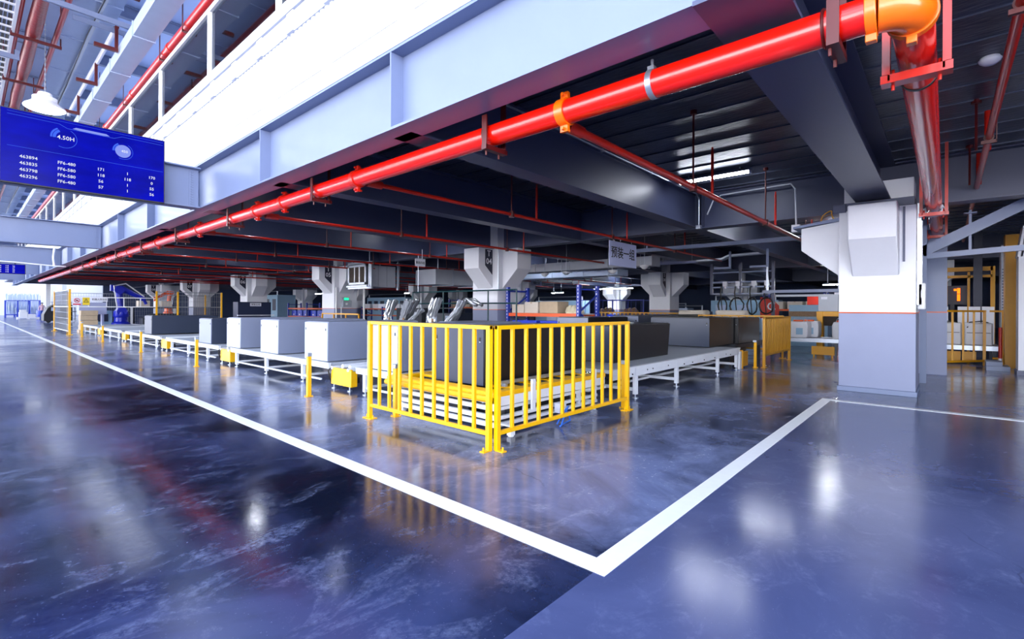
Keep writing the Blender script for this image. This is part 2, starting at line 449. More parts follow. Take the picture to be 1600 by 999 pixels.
# --- beams under the deck
SEC = [4.43, 7.62, 14.25, 17.55, 24.1, 27.4, 34.0, 37.3, 43.7, 47.0, 53.5, 57.0]
for y in SEC:
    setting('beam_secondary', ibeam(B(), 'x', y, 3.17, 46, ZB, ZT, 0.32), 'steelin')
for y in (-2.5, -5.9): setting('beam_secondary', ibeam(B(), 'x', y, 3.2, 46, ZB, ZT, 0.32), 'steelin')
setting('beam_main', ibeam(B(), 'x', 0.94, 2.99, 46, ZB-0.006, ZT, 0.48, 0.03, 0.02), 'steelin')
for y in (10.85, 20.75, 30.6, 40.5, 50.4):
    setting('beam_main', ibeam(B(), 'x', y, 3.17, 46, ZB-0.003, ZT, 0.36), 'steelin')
for x in (11.45, 24.0, 36.5):
    b = ibeam(B(), 'y', x, -11, 66, ZB-0.009, ZT, 0.36)
    if x < 12:
        for yy in (4.2, 4.25): b.box(x-0.18, x-0.01, yy, yy+0.012, ZB, ZT)
    setting('beam_cross', b, 'steelin')
# --- beams bridging the open hall
for k, y in enumerate((10.7, 20.6, 30.5, 40.4, 50.3)):
    b = ibeam(B(), 'x', y, -16, 2.985, 3.27, 4.03, 0.30, 0.022, 0.014)
    for r in range(14): b.box(2.86, 2.90, y-0.03, y-0.007, 3.34+r*0.046, 3.362+r*0.046)     # bolt heads of the end splice
    b.box(2.83, 2.985, y-0.016, y-0.007, 3.30, 4.0)
    setting('beam_bridge', b, 'steel')

# --- columns
def column(x0, x1, y0, y1, lobes, paint=1.355, top=ZB, lz=(2.02, 2.62, 3.24), out=0.6, lw=0.65):
    b = B()
    b.box(x0, x1, y0, y1, 0.1, paint, 1)
    b.box(x0-0.025, x1+0.025, y0-0.025, y1+0.025, 0, 0.1, 1)
    b.box(x0, x1, y0, y1, paint, paint+0.018, 2)
    b.box(x0, x1, y0, y1, paint+0.018, lz[2], 0)
    cx, cy = (x0+x1)/2, (y0+y1)/2
    b.box(cx-0.3, cx+0.3, cy-0.3, cy+0.3, lz[2], ZT, 0)
    o = setting('column', b, ['colwhite', 'colgrey', 'orangeline'])
    for d in lobes:
        c = B()
        if d == '-x': c.prism([(x0+0.01, lz[0]), (x0-out, lz[1]), (x0-out, lz[2]), (x0+0.01, lz[2])], 'y', cy-lw/2, cy+lw/2)
        if d == '+x': c.prism([(x1-0.01, lz[0]), (x1+out, lz[1]), (x1+out, lz[2]), (x1-0.01, lz[2])], 'y', cy-lw/2, cy+lw/2)
        if d == '-y': c.prism([(y0+0.01, lz[0]), (y0-out, lz[1]), (y0-out, lz[2]), (y0+0.01, lz[2])], 'x', cx-lw/2, cx+lw/2)
        if d == '+y': c.prism([(y1-0.01, lz[0]), (y1+out, lz[1]), (y1+out, lz[2]), (y1-0.01, lz[2])], 'x', cx-lw/2, cx+lw/2)
        mk('capital', c, 'colwhite', o, bev=0.01)
    return o
rowA = []
for k in range(5):
    y = 10.28+9.9*k
    rowA.append(column(10.9, 12.0, y, y+1.09, ('-x', '-y', '+x')))
for k in range(-1, 5):
    y = 10.28+9.9*k
    column(23.4, 24.5, y, y+1.09, ('-x', '-y', '+x', '+y') if k >= 0 else ('-x', '-y', '+y'))
for k in range(-1, 4):
    y = 10.28+9.9*k
    column(36.0, 37.1, y, y+1.09, ('-x', '-y', '+x', '+y'))
# the near right column
b = B()
X0, X1, Y0, Y1 = 10.2, 11.3, 0.36, 1.405
b.box(X0, X1, Y0, Y1, 0.085, 1.35, 1); b.box(X0-0.02, X1+0.02, Y0-0.02, Y1+0.02, 0, 0.085, 3)
b.box(X0, X1, Y0, Y1, 1.35, 1.37, 2); b.box(X0, X1, Y0, Y1, 1.37, 3.12, 0)
b.box(X0+0.02, X1, Y0+0.02, Y1-0.02, 3.12, 3.26, 4)
b.box(X0+0.25, X1-0.2, Y0+0.04, Y1-0.04, 3.26, 3.62, 0)
b.box(X0-0.02, X1, Y1-0.10, Y1+0.09, 3.10, 3.24, 4)
o = setting('column', b, ['colwhite', 'colgrey', 'orangeline', 'steel', 'steelin'], bev=0.006)
c = B().prism([(X0+0.01, 1.97), (9.65, 2.56), (9.65, 3.12), (X0+0.01, 3.12)], 'y', 0.572, 1.217)
mk('capital', c, 'colwhite', o, bev=0.02)
c = B().prism([(Y1-0.01, 1.98), (2.035, 2.51), (2.035, 2.92), (Y1-0.01, 3.0)], 'x', 10.45, 11.05)
mk('capital', c, 'colwhite', o, bev=0.01)
c = B().prism([(1.40, 3.0), (2.16, 2.925), (2.16, 2.965), (1.40, 3.06)], 'x', 10.40, 11.1)
mk('capital_plate', c, 'steel', o)
c = B().box(X0-0.012, X0+0.02, 0.50, 0.53, 2.2, 3.10)
mk('joint_strip', c, 'steelin', o)
c = B()
for i in range(14): c.box(10.5, 10.62+0.02*(i % 3), 0.30+0.01*(i % 2), 0.36, 1.5+i*0.12, 1.62+i*0.12)
mk('crumpled_wrap', c, 'foil', o)
# small column further along, painted the same way
b = B().box(14.2, 14.9, -0.02, 0.5, 0, 1.36, 1).box(14.2, 14.9, -0.02, 0.5, 1.36, 1.38, 2).box(14.2, 14.9, -0.02, 0.5, 1.38, ZB, 3)
setting('column', b, ['colwhite', 'colgrey', 'orangeline', 'steel'])
# white clad post at the right edge
b = B().box(15.4, 15.9, -2.0, -1.19, 0.1, 2.6).box(15.38, 15.92, -2.0, -1.17, 0, 0.1, 1)
for i in range(5): b.prism([(-1.17+0.02*i-0.10*i, 2.6), (-1.26-0.10*i, 3.28), (-1.30-0.10*i, 3.28), (-1.22-0.10*i+0.02*i, 2.6)], 'x', 15.4-0.04*i, 15.9)
setting('column', b, ['colwhite', 'steelin'])

# --- hall roof, purlins, far walls
setting('roof', B().box(-1.6, 8, -12, 108, 9.3, 9.42).box(13, 60, -12, 108, 9.3, 9.42).box(-16, -13, -12, 108, 9.3, 9.42), 'roof')   # strips left open out of view, added to let daylight in
setting('wall_left_added', B().box(-16.2, -16, -13, 108, 0, 0.9).box(-16.2, -16, -13, 108, 8.9, 9.4), 'wall')  # unseen wall, added so daylight enters only above its sill
for k in range(18): setting('window_post', B().box(-16.15, -16.0, -12+7*k, -11.8+7*k, 0.9, 8.9), 'white')
for k in range(26):
    y = 5.0+3.7*k
    setting('roof_purlin', ibeam(B(), 'x', y, -16, 30, 8.95, 9.28, 0.14), 'steel')
for x in (-3.2, 2.2):
    setting('roof_girder', ibeam(B(), 'y', x, -8, 100, 8.62, 9.25, 0.28), 'steel')
setting('floor_upper', B().box(3.19, 56, -12, 80, ZT+0.122, ZT+0.2), 'wall')  # unseen pale top slab, added to bounce light onto the roof
setting('wall_dark_backdrop', B().box(9.2, 56, 62, 62.3, 0, ZT), 'walldark')  # added dark sheet standing in for the dark depth behind the bays
setting('wall_far', B().box(-24, 60, 106, 106.4, 0, 9.4), 'wall')
setting('wall_right', B().box(56, 56.4, -14, 106, 0, 4.1), 'walldark')
setting('wall_rear_added', B().box(3.2, 56, -13, -12.7, 0, 9.4).box(-16, 3.2, -13, -12.7, 0, 0.9).box(-16, 3.2, -13, -12.7, 8.9, 9.4), 'walldark')  # unseen; solid and open parts shaped to limit daylight from this side
for k in range(3): setting('window_post', B().box(-13+5*k, -12.8+5*k, -12.95, -12.8, 0.9, 8.9), 'white')
setting('wall_upper', B().box(16, 16.2, -12, 100, ZT+0.12, 9.3), 'wall')
# diagonal brace frame right of the near column
b = B()
b.bar((12.4, 0.36, 2.53), (12.4, -1.15, 3.36), 0.12, 0.19)
b.bar((12.4, 0.36, 2.45), (12.4, -1.18, 2.53), 0.10, 0.10)
b.bar((12.4, -0.33, 2.48), (12.4, -0.33, 3.27), 0.04, 0.05)
b.bar((12.4, 0.33, 0.0), (12.4, 0.33, 3.27), 0.10, 0.12)
b.bar((12.4, -1.16, 3.32), (12.7, -1.16, 1.6), 0.09, 0.09)
b.box(12.3, 12.5, -0.42, -0.24, 3.20, 3.22)
setting('trim_7', b, 'steel')
# ================================================================== PIPES UNDER THE DECK
PR = 0.104; PX, PZ = 3.5, 3.12
t = thing('fire_pipe', 'thick glossy red fire main running along under the edge beam', 'pipe', (PX, 20, PZ-PR))
mk('pipe', B().cyl((PX, 0.33, PZ), (PX, 46, PZ), PR, 28), 'red', t)
for y in (1.9, 5.0, 8.6, 12.0, 15.4):
    pass
def coupling(y, mat, r=PR+0.014, w=0.085):
    c = B().cyl((PX, y-w/2, PZ), (PX, y+w/2, PZ), r, 28)
    for s in (-1, 1):
        c.cbox((PX, y, PZ+s*(r+0.02)), (0.035, w*0.9, 0.07)); c.cyl((PX-0.05, y, PZ+s*(r+0.03)), (PX+0.06, y, PZ+s*(r+0.03)), 0.016, 8)
    mk('coupling', c, mat, t)
for y in (2.5,): coupling(y, 'orange')
for y in (5.88, 8.1, 9.2, 12.4, 15.8, 19.2, 22.6, 26.0): coupling(y, 'redthin')
# silver strap clamp
c = B().cyl((PX, 1.655, PZ), (PX, 1.70, PZ), PR+0.006, 28)
c.cyl((PX-0.02, 1.678, PZ+PR), (PX-0.02, 1.678, ZB+0.02), 0.012, 8); c.cbox((PX-0.02, 1.678, ZB-0.06), (0.06, 0.05, 0.05))
mk('strap_clamp', c, 'galv', t)
def trapeze(y, mat):
    c = B()
    for s in (-1, 1):
        c.box(PX+s*(PR+0.03)-0.006, PX+s*(PR+0.03)+0.006, y-0.032, y+0.032, PZ-PR-0.06, ZB+0.6 if s > 0 else ZB+0.004)
    c.box(PX-PR-0.04, PX+PR+0.06, y-0.032, y+0.032, PZ-PR-0.065, PZ-PR-0.02)
    for s in (-1, 1): c.cyl((PX+s*0.09, y+0.02, PZ-PR-0.11), (PX+s*0.09, y+0.02, PZ-PR+0.03), 0.010, 8)
    c.torus((PX, y+0.06, PZ), PR+0.006, 0.010, 'y', 24, 6)
    mk('pipe_hanger', c, mat, t)
for y in (3.36, 6.9, 10.3, 13.75, 17.15, 20.6, 24.0, 27.4, 30.8): trapeze(y, 'redbracket')
# elbow joining the run to the right
VY = 0.155
e = B()
pts = []
for i in range(9):
    a = PI/2*i/8
    pts.append((PX+0.145*(1-math.cos(a)), VY+0.145*(1-math.sin(a)), PZ))
e.tube(pts, PR+0.012, 24)
e.tube([(PX, VY+0.20, PZ), (PX, VY+0.145, PZ)], PR+0.022, 24); e.tube([(PX+0.145, VY, PZ), (PX+0.20, VY, PZ)], PR+0.022, 24)
for s in (-1, 1):
    e.cbox((PX, VY+0.175, PZ+s*(PR+0.035)), (0.05, 0.055, 0.05)); e.cbox((PX+0.175, VY, PZ+s*(PR+0.035)), (0.055, 0.05, 0.05))
mk('elbow', e, 'orange', t, bev=0.004)
trapeze(0.50, 'redbracket')
mk('pipe', B().cyl((PX+0.19, VY, PZ), (PX+17, VY, PZ), PR, 28), 'red', t)
def trapeze_x(x, mat, zt=ZT-0.02):
    c = B(); y = VY
    for s in (-1, 1): c.box(x-0.05, x+0.05, y+s*(PR+0.035)-0.006, y+s*(PR+0.035)+0.006, PZ-PR-0.07, zt).box(x-0.053, x-0.047, y+s*(PR+0.036), y+s*(PR+0.072), PZ-PR-0.028, zt)
    c.box(x-0.05, x+0.05, y-PR-0.08, y+PR+0.08, PZ-PR-0.085, PZ-PR-0.03)
    for s in (-1, 1): c.cyl((x+0.02, y+s*0.12, PZ-PR-0.12), (x+0.02, y+s*0.12, PZ-PR+0.02), 0.010, 8)
    mk('pipe_hanger', c, mat, t)
for x in (4.18, 10.4, 13.6, 17.0): trapeze_x(x, 'redthin')
mk('band', B().cyl((4.62, VY, PZ), (4.65, VY, PZ), PR+0.006, 28), 'black', t)
c = B().cyl((10.9, VY, PZ), (11.0, VY, PZ), PR+0.02, 28)
for s in (-1, 1): c.cbox((10.95, VY+s*(PR+0.04), PZ), (0.10, 0.07, 0.05)); c.cyl((10.95, VY+s*(PR+0.05), PZ-0.08), (10.95, VY+s*(PR+0.05), PZ+0.08), 0.014, 8)
mk('coupling', c, 'galv', t)

# branch pipes with their sprinkler risers
BR = [2.57, 5.87, 9.2, 12.6, 15.9, 19.2, 22.5, 25.9, 29.2, 32.6, 36.0, 39.3]
for k, y in enumerate(BR):
    zz = 3.06 if k % 2 == 0 else 3.10
    lab = 'slim red sprinkler branch pipe under the deck, %s one along from the orange elbow' % ORD[k]
    t = thing('sprinkler_pipe', lab, 'pipe', (12, y, zz), 'sprinkler branch pipes')
    L1 = 18.7 if k == 0 else 17.6 if k == 1 else 15.3 if k < 4 else 30
    mk('pipe', B().cyl((PX+PR+0.03, y, zz), (L1, y, zz), 0.040 if k == 0 else 0.030, 12), 'redthin', t)
    mk('branch_fitting', B().cyl((PX+PR+0.03, y, zz), (PX+0.36, y, zz), 0.056, 14), 'redthin', t)
    x = 7.3
    while x < L1-1 and k < 9:
        mk('riser', B().cyl((x, y, zz), (x, y, 3.72), 0.021, 8).cyl((x, y, 3.72), (x, y, 3.78), 0.014, 8), 'redthin', t)
        mk('hanger_rod', B().cyl((x-0.72, y, zz-0.05), (x-0.72, y, ZT), 0.013, 6).cyl((x-0.72, y, zz-0.055), (x-0.72, y, zz+0.055), 0.05, 10).cyl((x-0.72, y, ZT-0.05), (x-0.72, y, ZT), 0.045, 8), 'redbracket', t)
        x += 3.55
t = thing('sprinkler_pipe', 'slim red sprinkler pipe at the far right, beyond the second fire main run', 'pipe', (12, -0.38, 3.5), 'sprinkler branch pipes')
mk('pipe', B().cyl((2.5, -0.38, 3.5), (20, -0.38, 3.5), 0.036, 12), 'redthin', t)
for x in (4.75, 8.2, 12.2):
    c = B().box(x-0.02, x+0.02, -0.45, -0.44, 3.43, ZT).box(x-0.02, x+0.02, -0.45, -0.31, 3.42, 3.455).cyl((x+0.02, -0.38, 3.5), (x+0.07, -0.38, 3.5), 0.05, 12)
    mk('pipe_hanger', c, 'redbracket', t)
for x in (8.9, 11.2):
    mk('riser', B().cyl((x, -0.40, 3.5), (x, -0.40, 4.02), 0.035, 10), 'redthin', t)
    mk('hanger_rod', B().cyl((x-0.3, -0.28, 3.45), (x-0.3, -0.28, ZT), 0.016, 6).cyl((x-0.3, -0.28, ZT-0.05), (x-0.3, -0.28, ZT), 0.05, 8), 'redbracket', t)

# conduits
t = thing('cable_conduit', 'thin grey conduit along the first beam, dropping at its far end', 'conduit', (8, 4.2, 3.3), 'cable conduits')
mk('conduit_run', B().tube([(3.4, 4.235, 4.02), (10.6, 4.235, 4.02), (10.95, 4.2, 4.0), (11.1, 4.2, 3.9), (11.1, 4.2, 3.30)], 0.016, 8), 'galv', t)
for x in (5.2, 7.0, 8.8): mk('conduit_clip', B().cbox((x, 4.25, 4.02), (0.05, 0.04, 0.05)), 'galv', t)
mk('junction_box', B().cbox((11.1, 4.2, 3.27), (0.10, 0.10, 0.08)), 'galv', t)
t = thing('cable_conduit', 'thin white conduit bending down to the left bracket of the near right column', 'conduit', (11.2, 2.8, 3.1), 'cable conduits')
mk('conduit_run', B().tube([(11.2, 4.05, 3.55), (11.2, 3.92, 3.85), (11.2, 3.75, 3.95), (11.1, 2.55, 3.95), (11.0, 2.33, 3.93), (10.95, 2.24, 3.80), (10.95, 2.22, 3.06)], 0.016, 8), 'colwhite', t)
mk('junction_box', B().box(10.88, 11.02, 2.15, 2.29, 2.94, 3.08), 'colwhite', t)
for k, (col, dz) in enumerate((('yellowdk', 0.22), ('cardbrown', 0.14))):
    p = []
    for i in range(14):
        a = PI*i/13
        p.append((10.8+0.05*k, 1.52+0.16*i/13*1.6+0.03*math.sin(a*3), 3.04+dz*math.sin(a)+0.02*k))
    tag(mk('loose_wire', B().tube(p, 0.010, 6), col), ('yellow' if k == 0 else 'brown')+' loose wire loop lying on the left bracket of the near right column', 'wire', 'loose wires on the column bracket')

# smoke detector
t = thing('smoke_detector', 'white domed smoke detector on the dark deck at top right', 'smoke detector', (7.25, -0.34, 4.02))
mk('detector_body', B().lathe((7.25, -0.34, 4.02), [(0, 0), (0.05, 0.004), (0.085, 0.03), (0.095, 0.05), (0.095, 0.058), (0.08, 0.06), (0.08, 0.082), (0, 0.082)], 24), 'white', t)
mk('detector_vents', B().lathe((7.25, -0.34, 4.072), [(0.088, 0), (0.088, 0.006), (0.08, 0.006)], 24), 'black', t)

# ------------------------------------------------------------------ fluorescent lamps below the deck
def tube_lamp(x, y0, y1, lab, z=3.98, lit='tube'):
    t = thing('tube_lamp', lab, 'lamp', (x, (y0+y1)/2, z-0.04), 'tube lamps below the deck')
    b = B().prism([(x-0.07, z+0.02), (x-0.045, z+0.075), (x+0.045, z+0.075), (x+0.07, z+0.02)], 'y', y0, y1)
    for y in (y0+0.2, y1-0.2): b.box(x-0.01, x+0.01, y-0.01, y+0.01, z+0.075, ZT)
    mk('lamp_housing', b, 'galv', t)
    for s in (-1, 1): mk('tube', B().cyl((x+s*0.028, y0+0.03, z), (x+s*0.028, y1-0.03, z), 0.016, 8), lit, t)
    b = B()
    for y in (y0, y1-0.03): b.box(x-0.06, x+0.06, y, y+0.03, z-0.03, z+0.03)
    mk('lamp_socket', b, 'white', t)
tube_lamp(9.75, 2.72, 4.10, 'bright lit tube lamp under the deck, crossed by the first red branch pipe')
tube_lamp(13.5, 2.80, 3.95, 'lit tube lamp hidden behind the cross beam, mirrored in the grey floor')
tube_lamp(4.95, 8.35, 9.1, 'lit tube lamp in the third bay beyond the fire main')
tube_lamp(4.95, 12.2, 13.3, 'lit tube lamp in the fourth bay beyond the fire main')
for (x, y, s) in ((9.75, 12.9, 'near the T 04 column'), (5.2, 19.1, 'ahead of the sixth branch pipe'), (8.5, 22.8, 'just beyond the T 05 column'), (5.2, 29.0, 'ahead of the T 06 column'),
                  (8.5, 36.0, 'over the welding cell'), (16.5, 13.0, 'behind the T 04 column'), (17.0, 2.2, 'over the white tubs'), (21.5, 23.0, 'deep behind the T 05 column'),
                  (30.0, 8.0, 'beyond the second column row'), (30.5, 17.3, 'between the second and third column rows'), (33.5, 19.5, 'in front of the brightest far column'), (21.0, -3.0, 'added beyond the right edge to light the white machines'), (17.5, 32.5, 'over the robot cell mesh'), (30, 30, 'deep in the hall behind the racks')):  # the lamp past the right edge is added to brighten the white machines
    tube_lamp(x, y-0.6, y+0.6, 'lit tube lamp below the deck '+s, lit='tubefar' if x > 15 else 'tube')

def low_lamp(x, y0, y1, z, lab):
    tube_lamp(x, y0, y1, lab, z, 'tubefar')
low_lamp(33.0, 17.3, 22.0, 2.95, 'long bright tube lamp hung low before the brightest far column')
low_lamp(30.0, 21.5, 22.6, 2.6, 'short bright tube lamp far back above the blue rack cartons')
low_lamp(26.0, 2.7, 4.2, 2.55, 'bright tube lamp far back under the grey hanging rail')
low_lamp(26.0, 34.6, 35.8, 2.7, 'bright tube lamp far back above the foil bundles')
low_lamp(22.4, 43.0, 45.0, 2.7, 'bright tube lamp far back between the T 06 and T 05 columns')
# ================================================================== TV SCREENS
t = thing('tv_screen', 'large flat screen with a blue production dashboard, hung on the nearest bridge beam', 'screen', (1.39, 10.46, 3.24))
TY = 10.44
mk('screen_housing', B().box(0.35, 2.39, TY, TY+0.07, 3.24, 4.36).box(0.9, 1.9, TY+0.07, 10.54, 3.5, 4.0), 'black', t, bev=0.004)
disp = mk('display', B().box(0.362, 2.378, TY-0.003, TY, 3.262, 4.348), 'screen', t)
fr = B()
def ln(x0, z0, x1, z1, w=0.008): fr.bar((x0, TY-0.004, z0), (x1, TY-0.004, z1), 0.002, w)
ln(0.43, 3.80, 2.36, 3.80, 0.004); ln(0.43, 4.27, 1.0, 4.27, 0.004); ln(1.0, 4.27, 1.1, 4.22, 0.005); ln(1.1, 4.22, 1.68, 4.22, 0.005); ln(1.68, 4.22, 1.78, 4.27, 0.005); ln(1.78, 4.27, 2.36, 4.27, 0.004)
ln(0.43, 4.315, 2.36, 4.315, 0.003)
mk('screen_lines', fr, 'screenglow', t)
mk('screen_header', B().prism([(1.20, 4.262), (1.58, 4.262), (1.62, 4.235), (1.54, 4.225), (1.24, 4.225), (1.16, 4.235)], 'y', TY-0.005, TY-0.003), 'screenpale', t)
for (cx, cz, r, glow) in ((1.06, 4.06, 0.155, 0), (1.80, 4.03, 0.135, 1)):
    rg = B()
    def arc(a0, a1, r0, r1):
        n = 24; P = []
        for i in range(n+1):
            a = a0+(a1-a0)*i/n; P.append((cx+r1*math.cos(a), cz+r1*math.sin(a)))
        for i in range(n, -1, -1):
            a = a0+(a1-a0)*i/n; P.append((cx+r0*math.cos(a), cz+r0*math.sin(a)))
        for i in range(n):
            q = [P[i], P[i+1], P[2*n+1-i-1], P[2*n+1-i]]
            rg.face([rg.bm.verts.new((p[0], TY-0.0045, p[1])) for p in q])
    arc(math.radians(-115), math.radians(60), r*0.96, r); arc(math.radians(120), math.radians(185), r*0.9, r*1.05); arc(math.radians(118), math.radians(186), r*0.62, r*0.86)
    mk('gauge_ring', rg, 'screenglow', t, smooth=False)
    if glow: mk('glare_disc', B().cyl((cx, TY-0.005, cz), (cx, TY-0.0035, cz), r*0.78, 28), 'screenpale', t)  # lamp glare on the screen glass, drawn as a glowing disc
    text('gauge_text', '4.50H' if not glow else '450', t, 'screentext', (cx+0.02, TY-0.007, cz), (1, 0, 0), (0, 0, 1), 0.085 if not glow else 0.06)
cols = [(0.66, ['463894', '463835', '463798', '463296']), (1.09, ['FF6-480', 'FF6-580', 'FF6-580', 'FF6-480']), (1.51, ['171', '118', '56', '57']), (1.86, ['1', '118', '1', '1']), (2.20, ['170', '0', '55', '56'])]
for cx, rows in cols:
    for i, r in enumerate(rows):
        text('screen_row', r, t, 'screentext', (cx, TY-0.006, 3.66-i*0.098), (1, 0, 0), (0, 0, 1), 0.066)
t = thing('tv_screen', 'small far screen with a blue dashboard hung under the third bridge beam', 'screen', (1.2, 30.3, 2.79))
mk('screen_housing', B().box(0.5, 1.84, 30.30, 30.36, 2.79, 3.215).box(1.0, 1.04, 30.36, 30.4, 3.0, 3.27).box(1.5, 1.54, 30.36, 30.4, 3.0, 3.27), 'black', t)
mk('display', B().box(0.52, 1.82, 30.296, 30.30, 2.81, 3.20), 'screen', t)
for i in range(4): text('screen_row', ('480      118      %d' % (56+i)), t, 'screentext', (1.25, 30.29, 3.13-i*0.085), (1, 0, 0), (0, 0, 1), 0.07)
# white conduit across the far bridge beam
tag(mk('hanging_conduit', B().tube([(-1.0, 30.2, 3.36), (1.5, 30.2, 3.30), (2.75, 30.2, 3.22), (3.15, 30.2, 3.22)], 0.03, 8).tube([(2.75, 30.22, 3.25), (2.72, 30.22, 3.6), (2.76, 30.22, 4.05)], 0.04, 8), 'white'),
    'white conduit with a vertical stub crossing the third bridge beam', 'conduit', 'cable conduits')

# ================================================================== HALL ROOF SERVICES (top left)
t = thing('roof_pipe', 'glossy red pipe running just above the glazed band', 'pipe', (3.02, 25, 6.9))
mk('pipe', B().cyl((3.01, 8.4, 7.06), (3.01, 60, 7.06), 0.092, 20), 'redroof', t)
for y in (9.2, 12.7, 16.2, 19.8): mk('coupling', B().cyl((3.01, y-0.06, 7.06), (3.01, y+0.06, 7.06), 0.106, 20).cbox((3.01, y, 7.17), (0.05, 0.1, 0.05)), 'redthin', t)
for y in (9.55, 11.4, 13.1, 16.8, 20.3, 24):
    c = B().box(2.89, 2.90, y-0.03, y+0.03, 6.90, 8.9).box(3.12, 3.127, y-0.03, y+0.03, 6.90, 7.14).box(2.89, 3.127, y-0.03, y+0.03, 6.895, 6.93)
    mk('pipe_hanger', c, 'redbracket', t)
t = thing('roof_pipe', 'thick red wrapped pipe with scuffed sleeve near the cable tray', 'pipe', (1.11, 30, 7.86))
mk('pipe', B().tube([(1.11, 9+0.9*i, 8.0) for i in range(60)], [0.135+0.012*((i*7) % 3-1) for i in range(60)], 20), 'redwrap', t)
for y in (16.5, 19.9, 23.5, 27):
    c = B().box(0.72, 1.62, y-0.03, y+0.03, 7.79, 7.855)
    for x in (0.74, 1.60): c.cyl((x, y, 7.8), (x, y, 9.28), 0.015, 6)
    mk('pipe_hanger', c, 'redbracket', t)
tag(mk('roof_pipe', B().cyl((1.50, 9, 8.0), (1.50, 60, 8.0), 0.055, 14), 'redroof'), 'slim bright red pipe between the thick wrapped pipe and the pale duct', 'pipe')
tag(mk('roof_pipe', B().cyl((0.83, 9, 8.05), (0.83, 60, 8.05), 0.06, 14), 'redroof'), 'dark red pipe half hidden beside the cable tray', 'pipe')
# cable tray
t = thing('cable_tray', 'white ladder cable tray full of black cables at the top left corner', 'cable tray', (0.2, 30, 7.9))
mk('side_rail', B().box(0.74, 0.80, 9, 60, 7.90, 8.03), 'white', t)
mk('side_rail', B().box(-0.42, -0.36, 9, 60, 7.90, 8.03), 'white', t)
r = B(); y = 9.2
while y < 48: r.box(-0.36, 0.74, y, y+0.055, 7.91, 7.945); y += 0.42
mk('rungs', r, 'white', t)
r = B()
for i in range(16):
    x = -0.30+i*0.066
    r.tube([(x+0.012*math.sin(j*1.7+i), 9+j*3.0, 7.985+0.015*((i*5+j) % 3)) for j in range(18)], 0.028, 6)
mk('cables', r, 'cable', t)
# pale flat ducts
def duct(name, lab, x0, x1, z0, z1, y0, y1, mat, seam=1.2, hang=True, grp='sheet metal ducts'):
    t = thing(name, lab, 'duct', ((x0+x1)/2, (y0+y1)/2, z0), grp)
    mk('duct_body', B().box(x0, x1, y0, y1, z0, z1), mat, t)
    y = y0
    while y <= y1+0.01: mk('duct_flange', B().box(x0-0.022, x1+0.022, y-0.012, y+0.012, z0-0.022, z1+0.022), mat, t); y += seam
    top = ZT if z1 < 4 else 9.28
    for y in (y0+0.4, (y0+y1)/2+0.3, y1-0.4):
        if z1 > 4:
            for x in (x0+0.08, x1-0.08): mk('hanger_rod', B().cyl((x, y, z1), (x, y, top), 0.010, 6), 'galv', t)
            continue
        for x in (x0-0.035, x1+0.035): mk('hanger_rod', B().cyl((x, y, z0-0.03), (x, y, top), 0.010, 6), 'galv', t)
        mk('hanger_bar', B().box(x0-0.06, x1+0.06, y-0.015, y+0.015, z0-0.055, z0-0.025), 'galv', t)
    return t
duct('air_duct', 'broad pale flat duct below the hall roof, beside the slim red pipe', 1.56, 2.36, 8.05, 8.42, 9.0, 57, 'duct', 2.4)
duct('air_duct', 'narrow pale duct below the hall roof, beside the red pipe over the glass', 2.40, 2.78, 7.2, 7.48, 8.2, 56.2, 'duct', 2.4)
t = thing('cable_channel', 'thin dark cable channel fixed under the broad pale duct', 'cable channel', (2.02, 30, 7.95))
mk('channel', B().box(1.99, 2.06, 9, 50, 7.96, 8.02), 'galv', t)
mk('cables', B().tube([(2.0+0.03*math.sin(j*0.9), 9+j*1.3, 7.94-0.05*max(0, math.sin(j*1.3))) for j in range(30)], 0.012, 6), 'cable', t)
t = thing('roof_strip_lamp', 'long white strip light below the broad pale duct', 'lamp', (2.38, 18.5, 7.86))
mk('lamp_housing', B().box(2.33, 2.41, 14.6, 22.4, 7.90, 7.97), 'white', t)
mk('diffuser', B().cyl((2.37, 14.65, 7.90), (2.37, 22.35, 7.90), 0.035, 10), 'signwhite', t)
for y in (14.6, 22.3): mk('end_cap', B().box(2.32, 2.42, y, y+0.1, 7.86, 7.97), 'galv', t)
# hanging frames
for k, (y, x0, x1, z) in enumerate(((13.6, 0.6, 2.72, 7.55), (17.6, -0.66, 0.94, 7.62), (23.5, -0.66, 2.72, 7.62))):
    t = thing('hanger_frame', ('nearest' if k == 0 else 'second' if k == 1 else 'third')+' grey angle-steel hanger frame below the roof ducts', 'hanger frame', ((x0+x1)/2, y, z), 'angle-steel hanger frames')
    mk('cross_bar', B().box(x0, x1, y-0.005, y+0.005, z, z+0.13).box(x0, x1, y-0.06, y, z, z+0.012), 'steel', t)
    zt = 7.88
    for x in (x0, x1-0.1): mk('hanger_post', B().box(x, x+0.10, y, y+0.012, z+0.02, zt).box(x, x+0.012, y, y+0.08, z+0.02, zt), 'steel', t)
    if k == 0: mk('cross_bar', B().box(1.6, x1, y+0.9, y+0.91, z+0.22, z+0.34), 'steel', t)
# red struts between the ducts
for k, (x0, x1, y, z) in enumerate(((1.9, 2.38, 12.3, 7.62), (1.95, 2.38, 14.4, 7.3), (1.95, 2.38, 17.0, 7.3), (1.95, 2.38, 20.0, 7.3))):
    t = thing('pipe_strut', ('nearest', 'second', 'third', 'farthest')[k]+' dark red strut hanging between the two pale roof ducts', 'strut', ((x0+x1)/2, y, z), 'dark red roof struts')
    mk('cross_bar', B().box(x0, x1, y-0.04, y+0.04, z, z+0.08), 'redbracket', t)
    mk('hanger_post', B().box(x1-0.06, x1, y-0.03, y+0.03, z+0.02, 7.86).box(x1-0.06, x1+0.015, y-0.03, y+0.03, 7.86, 7.9), 'redbracket', t)
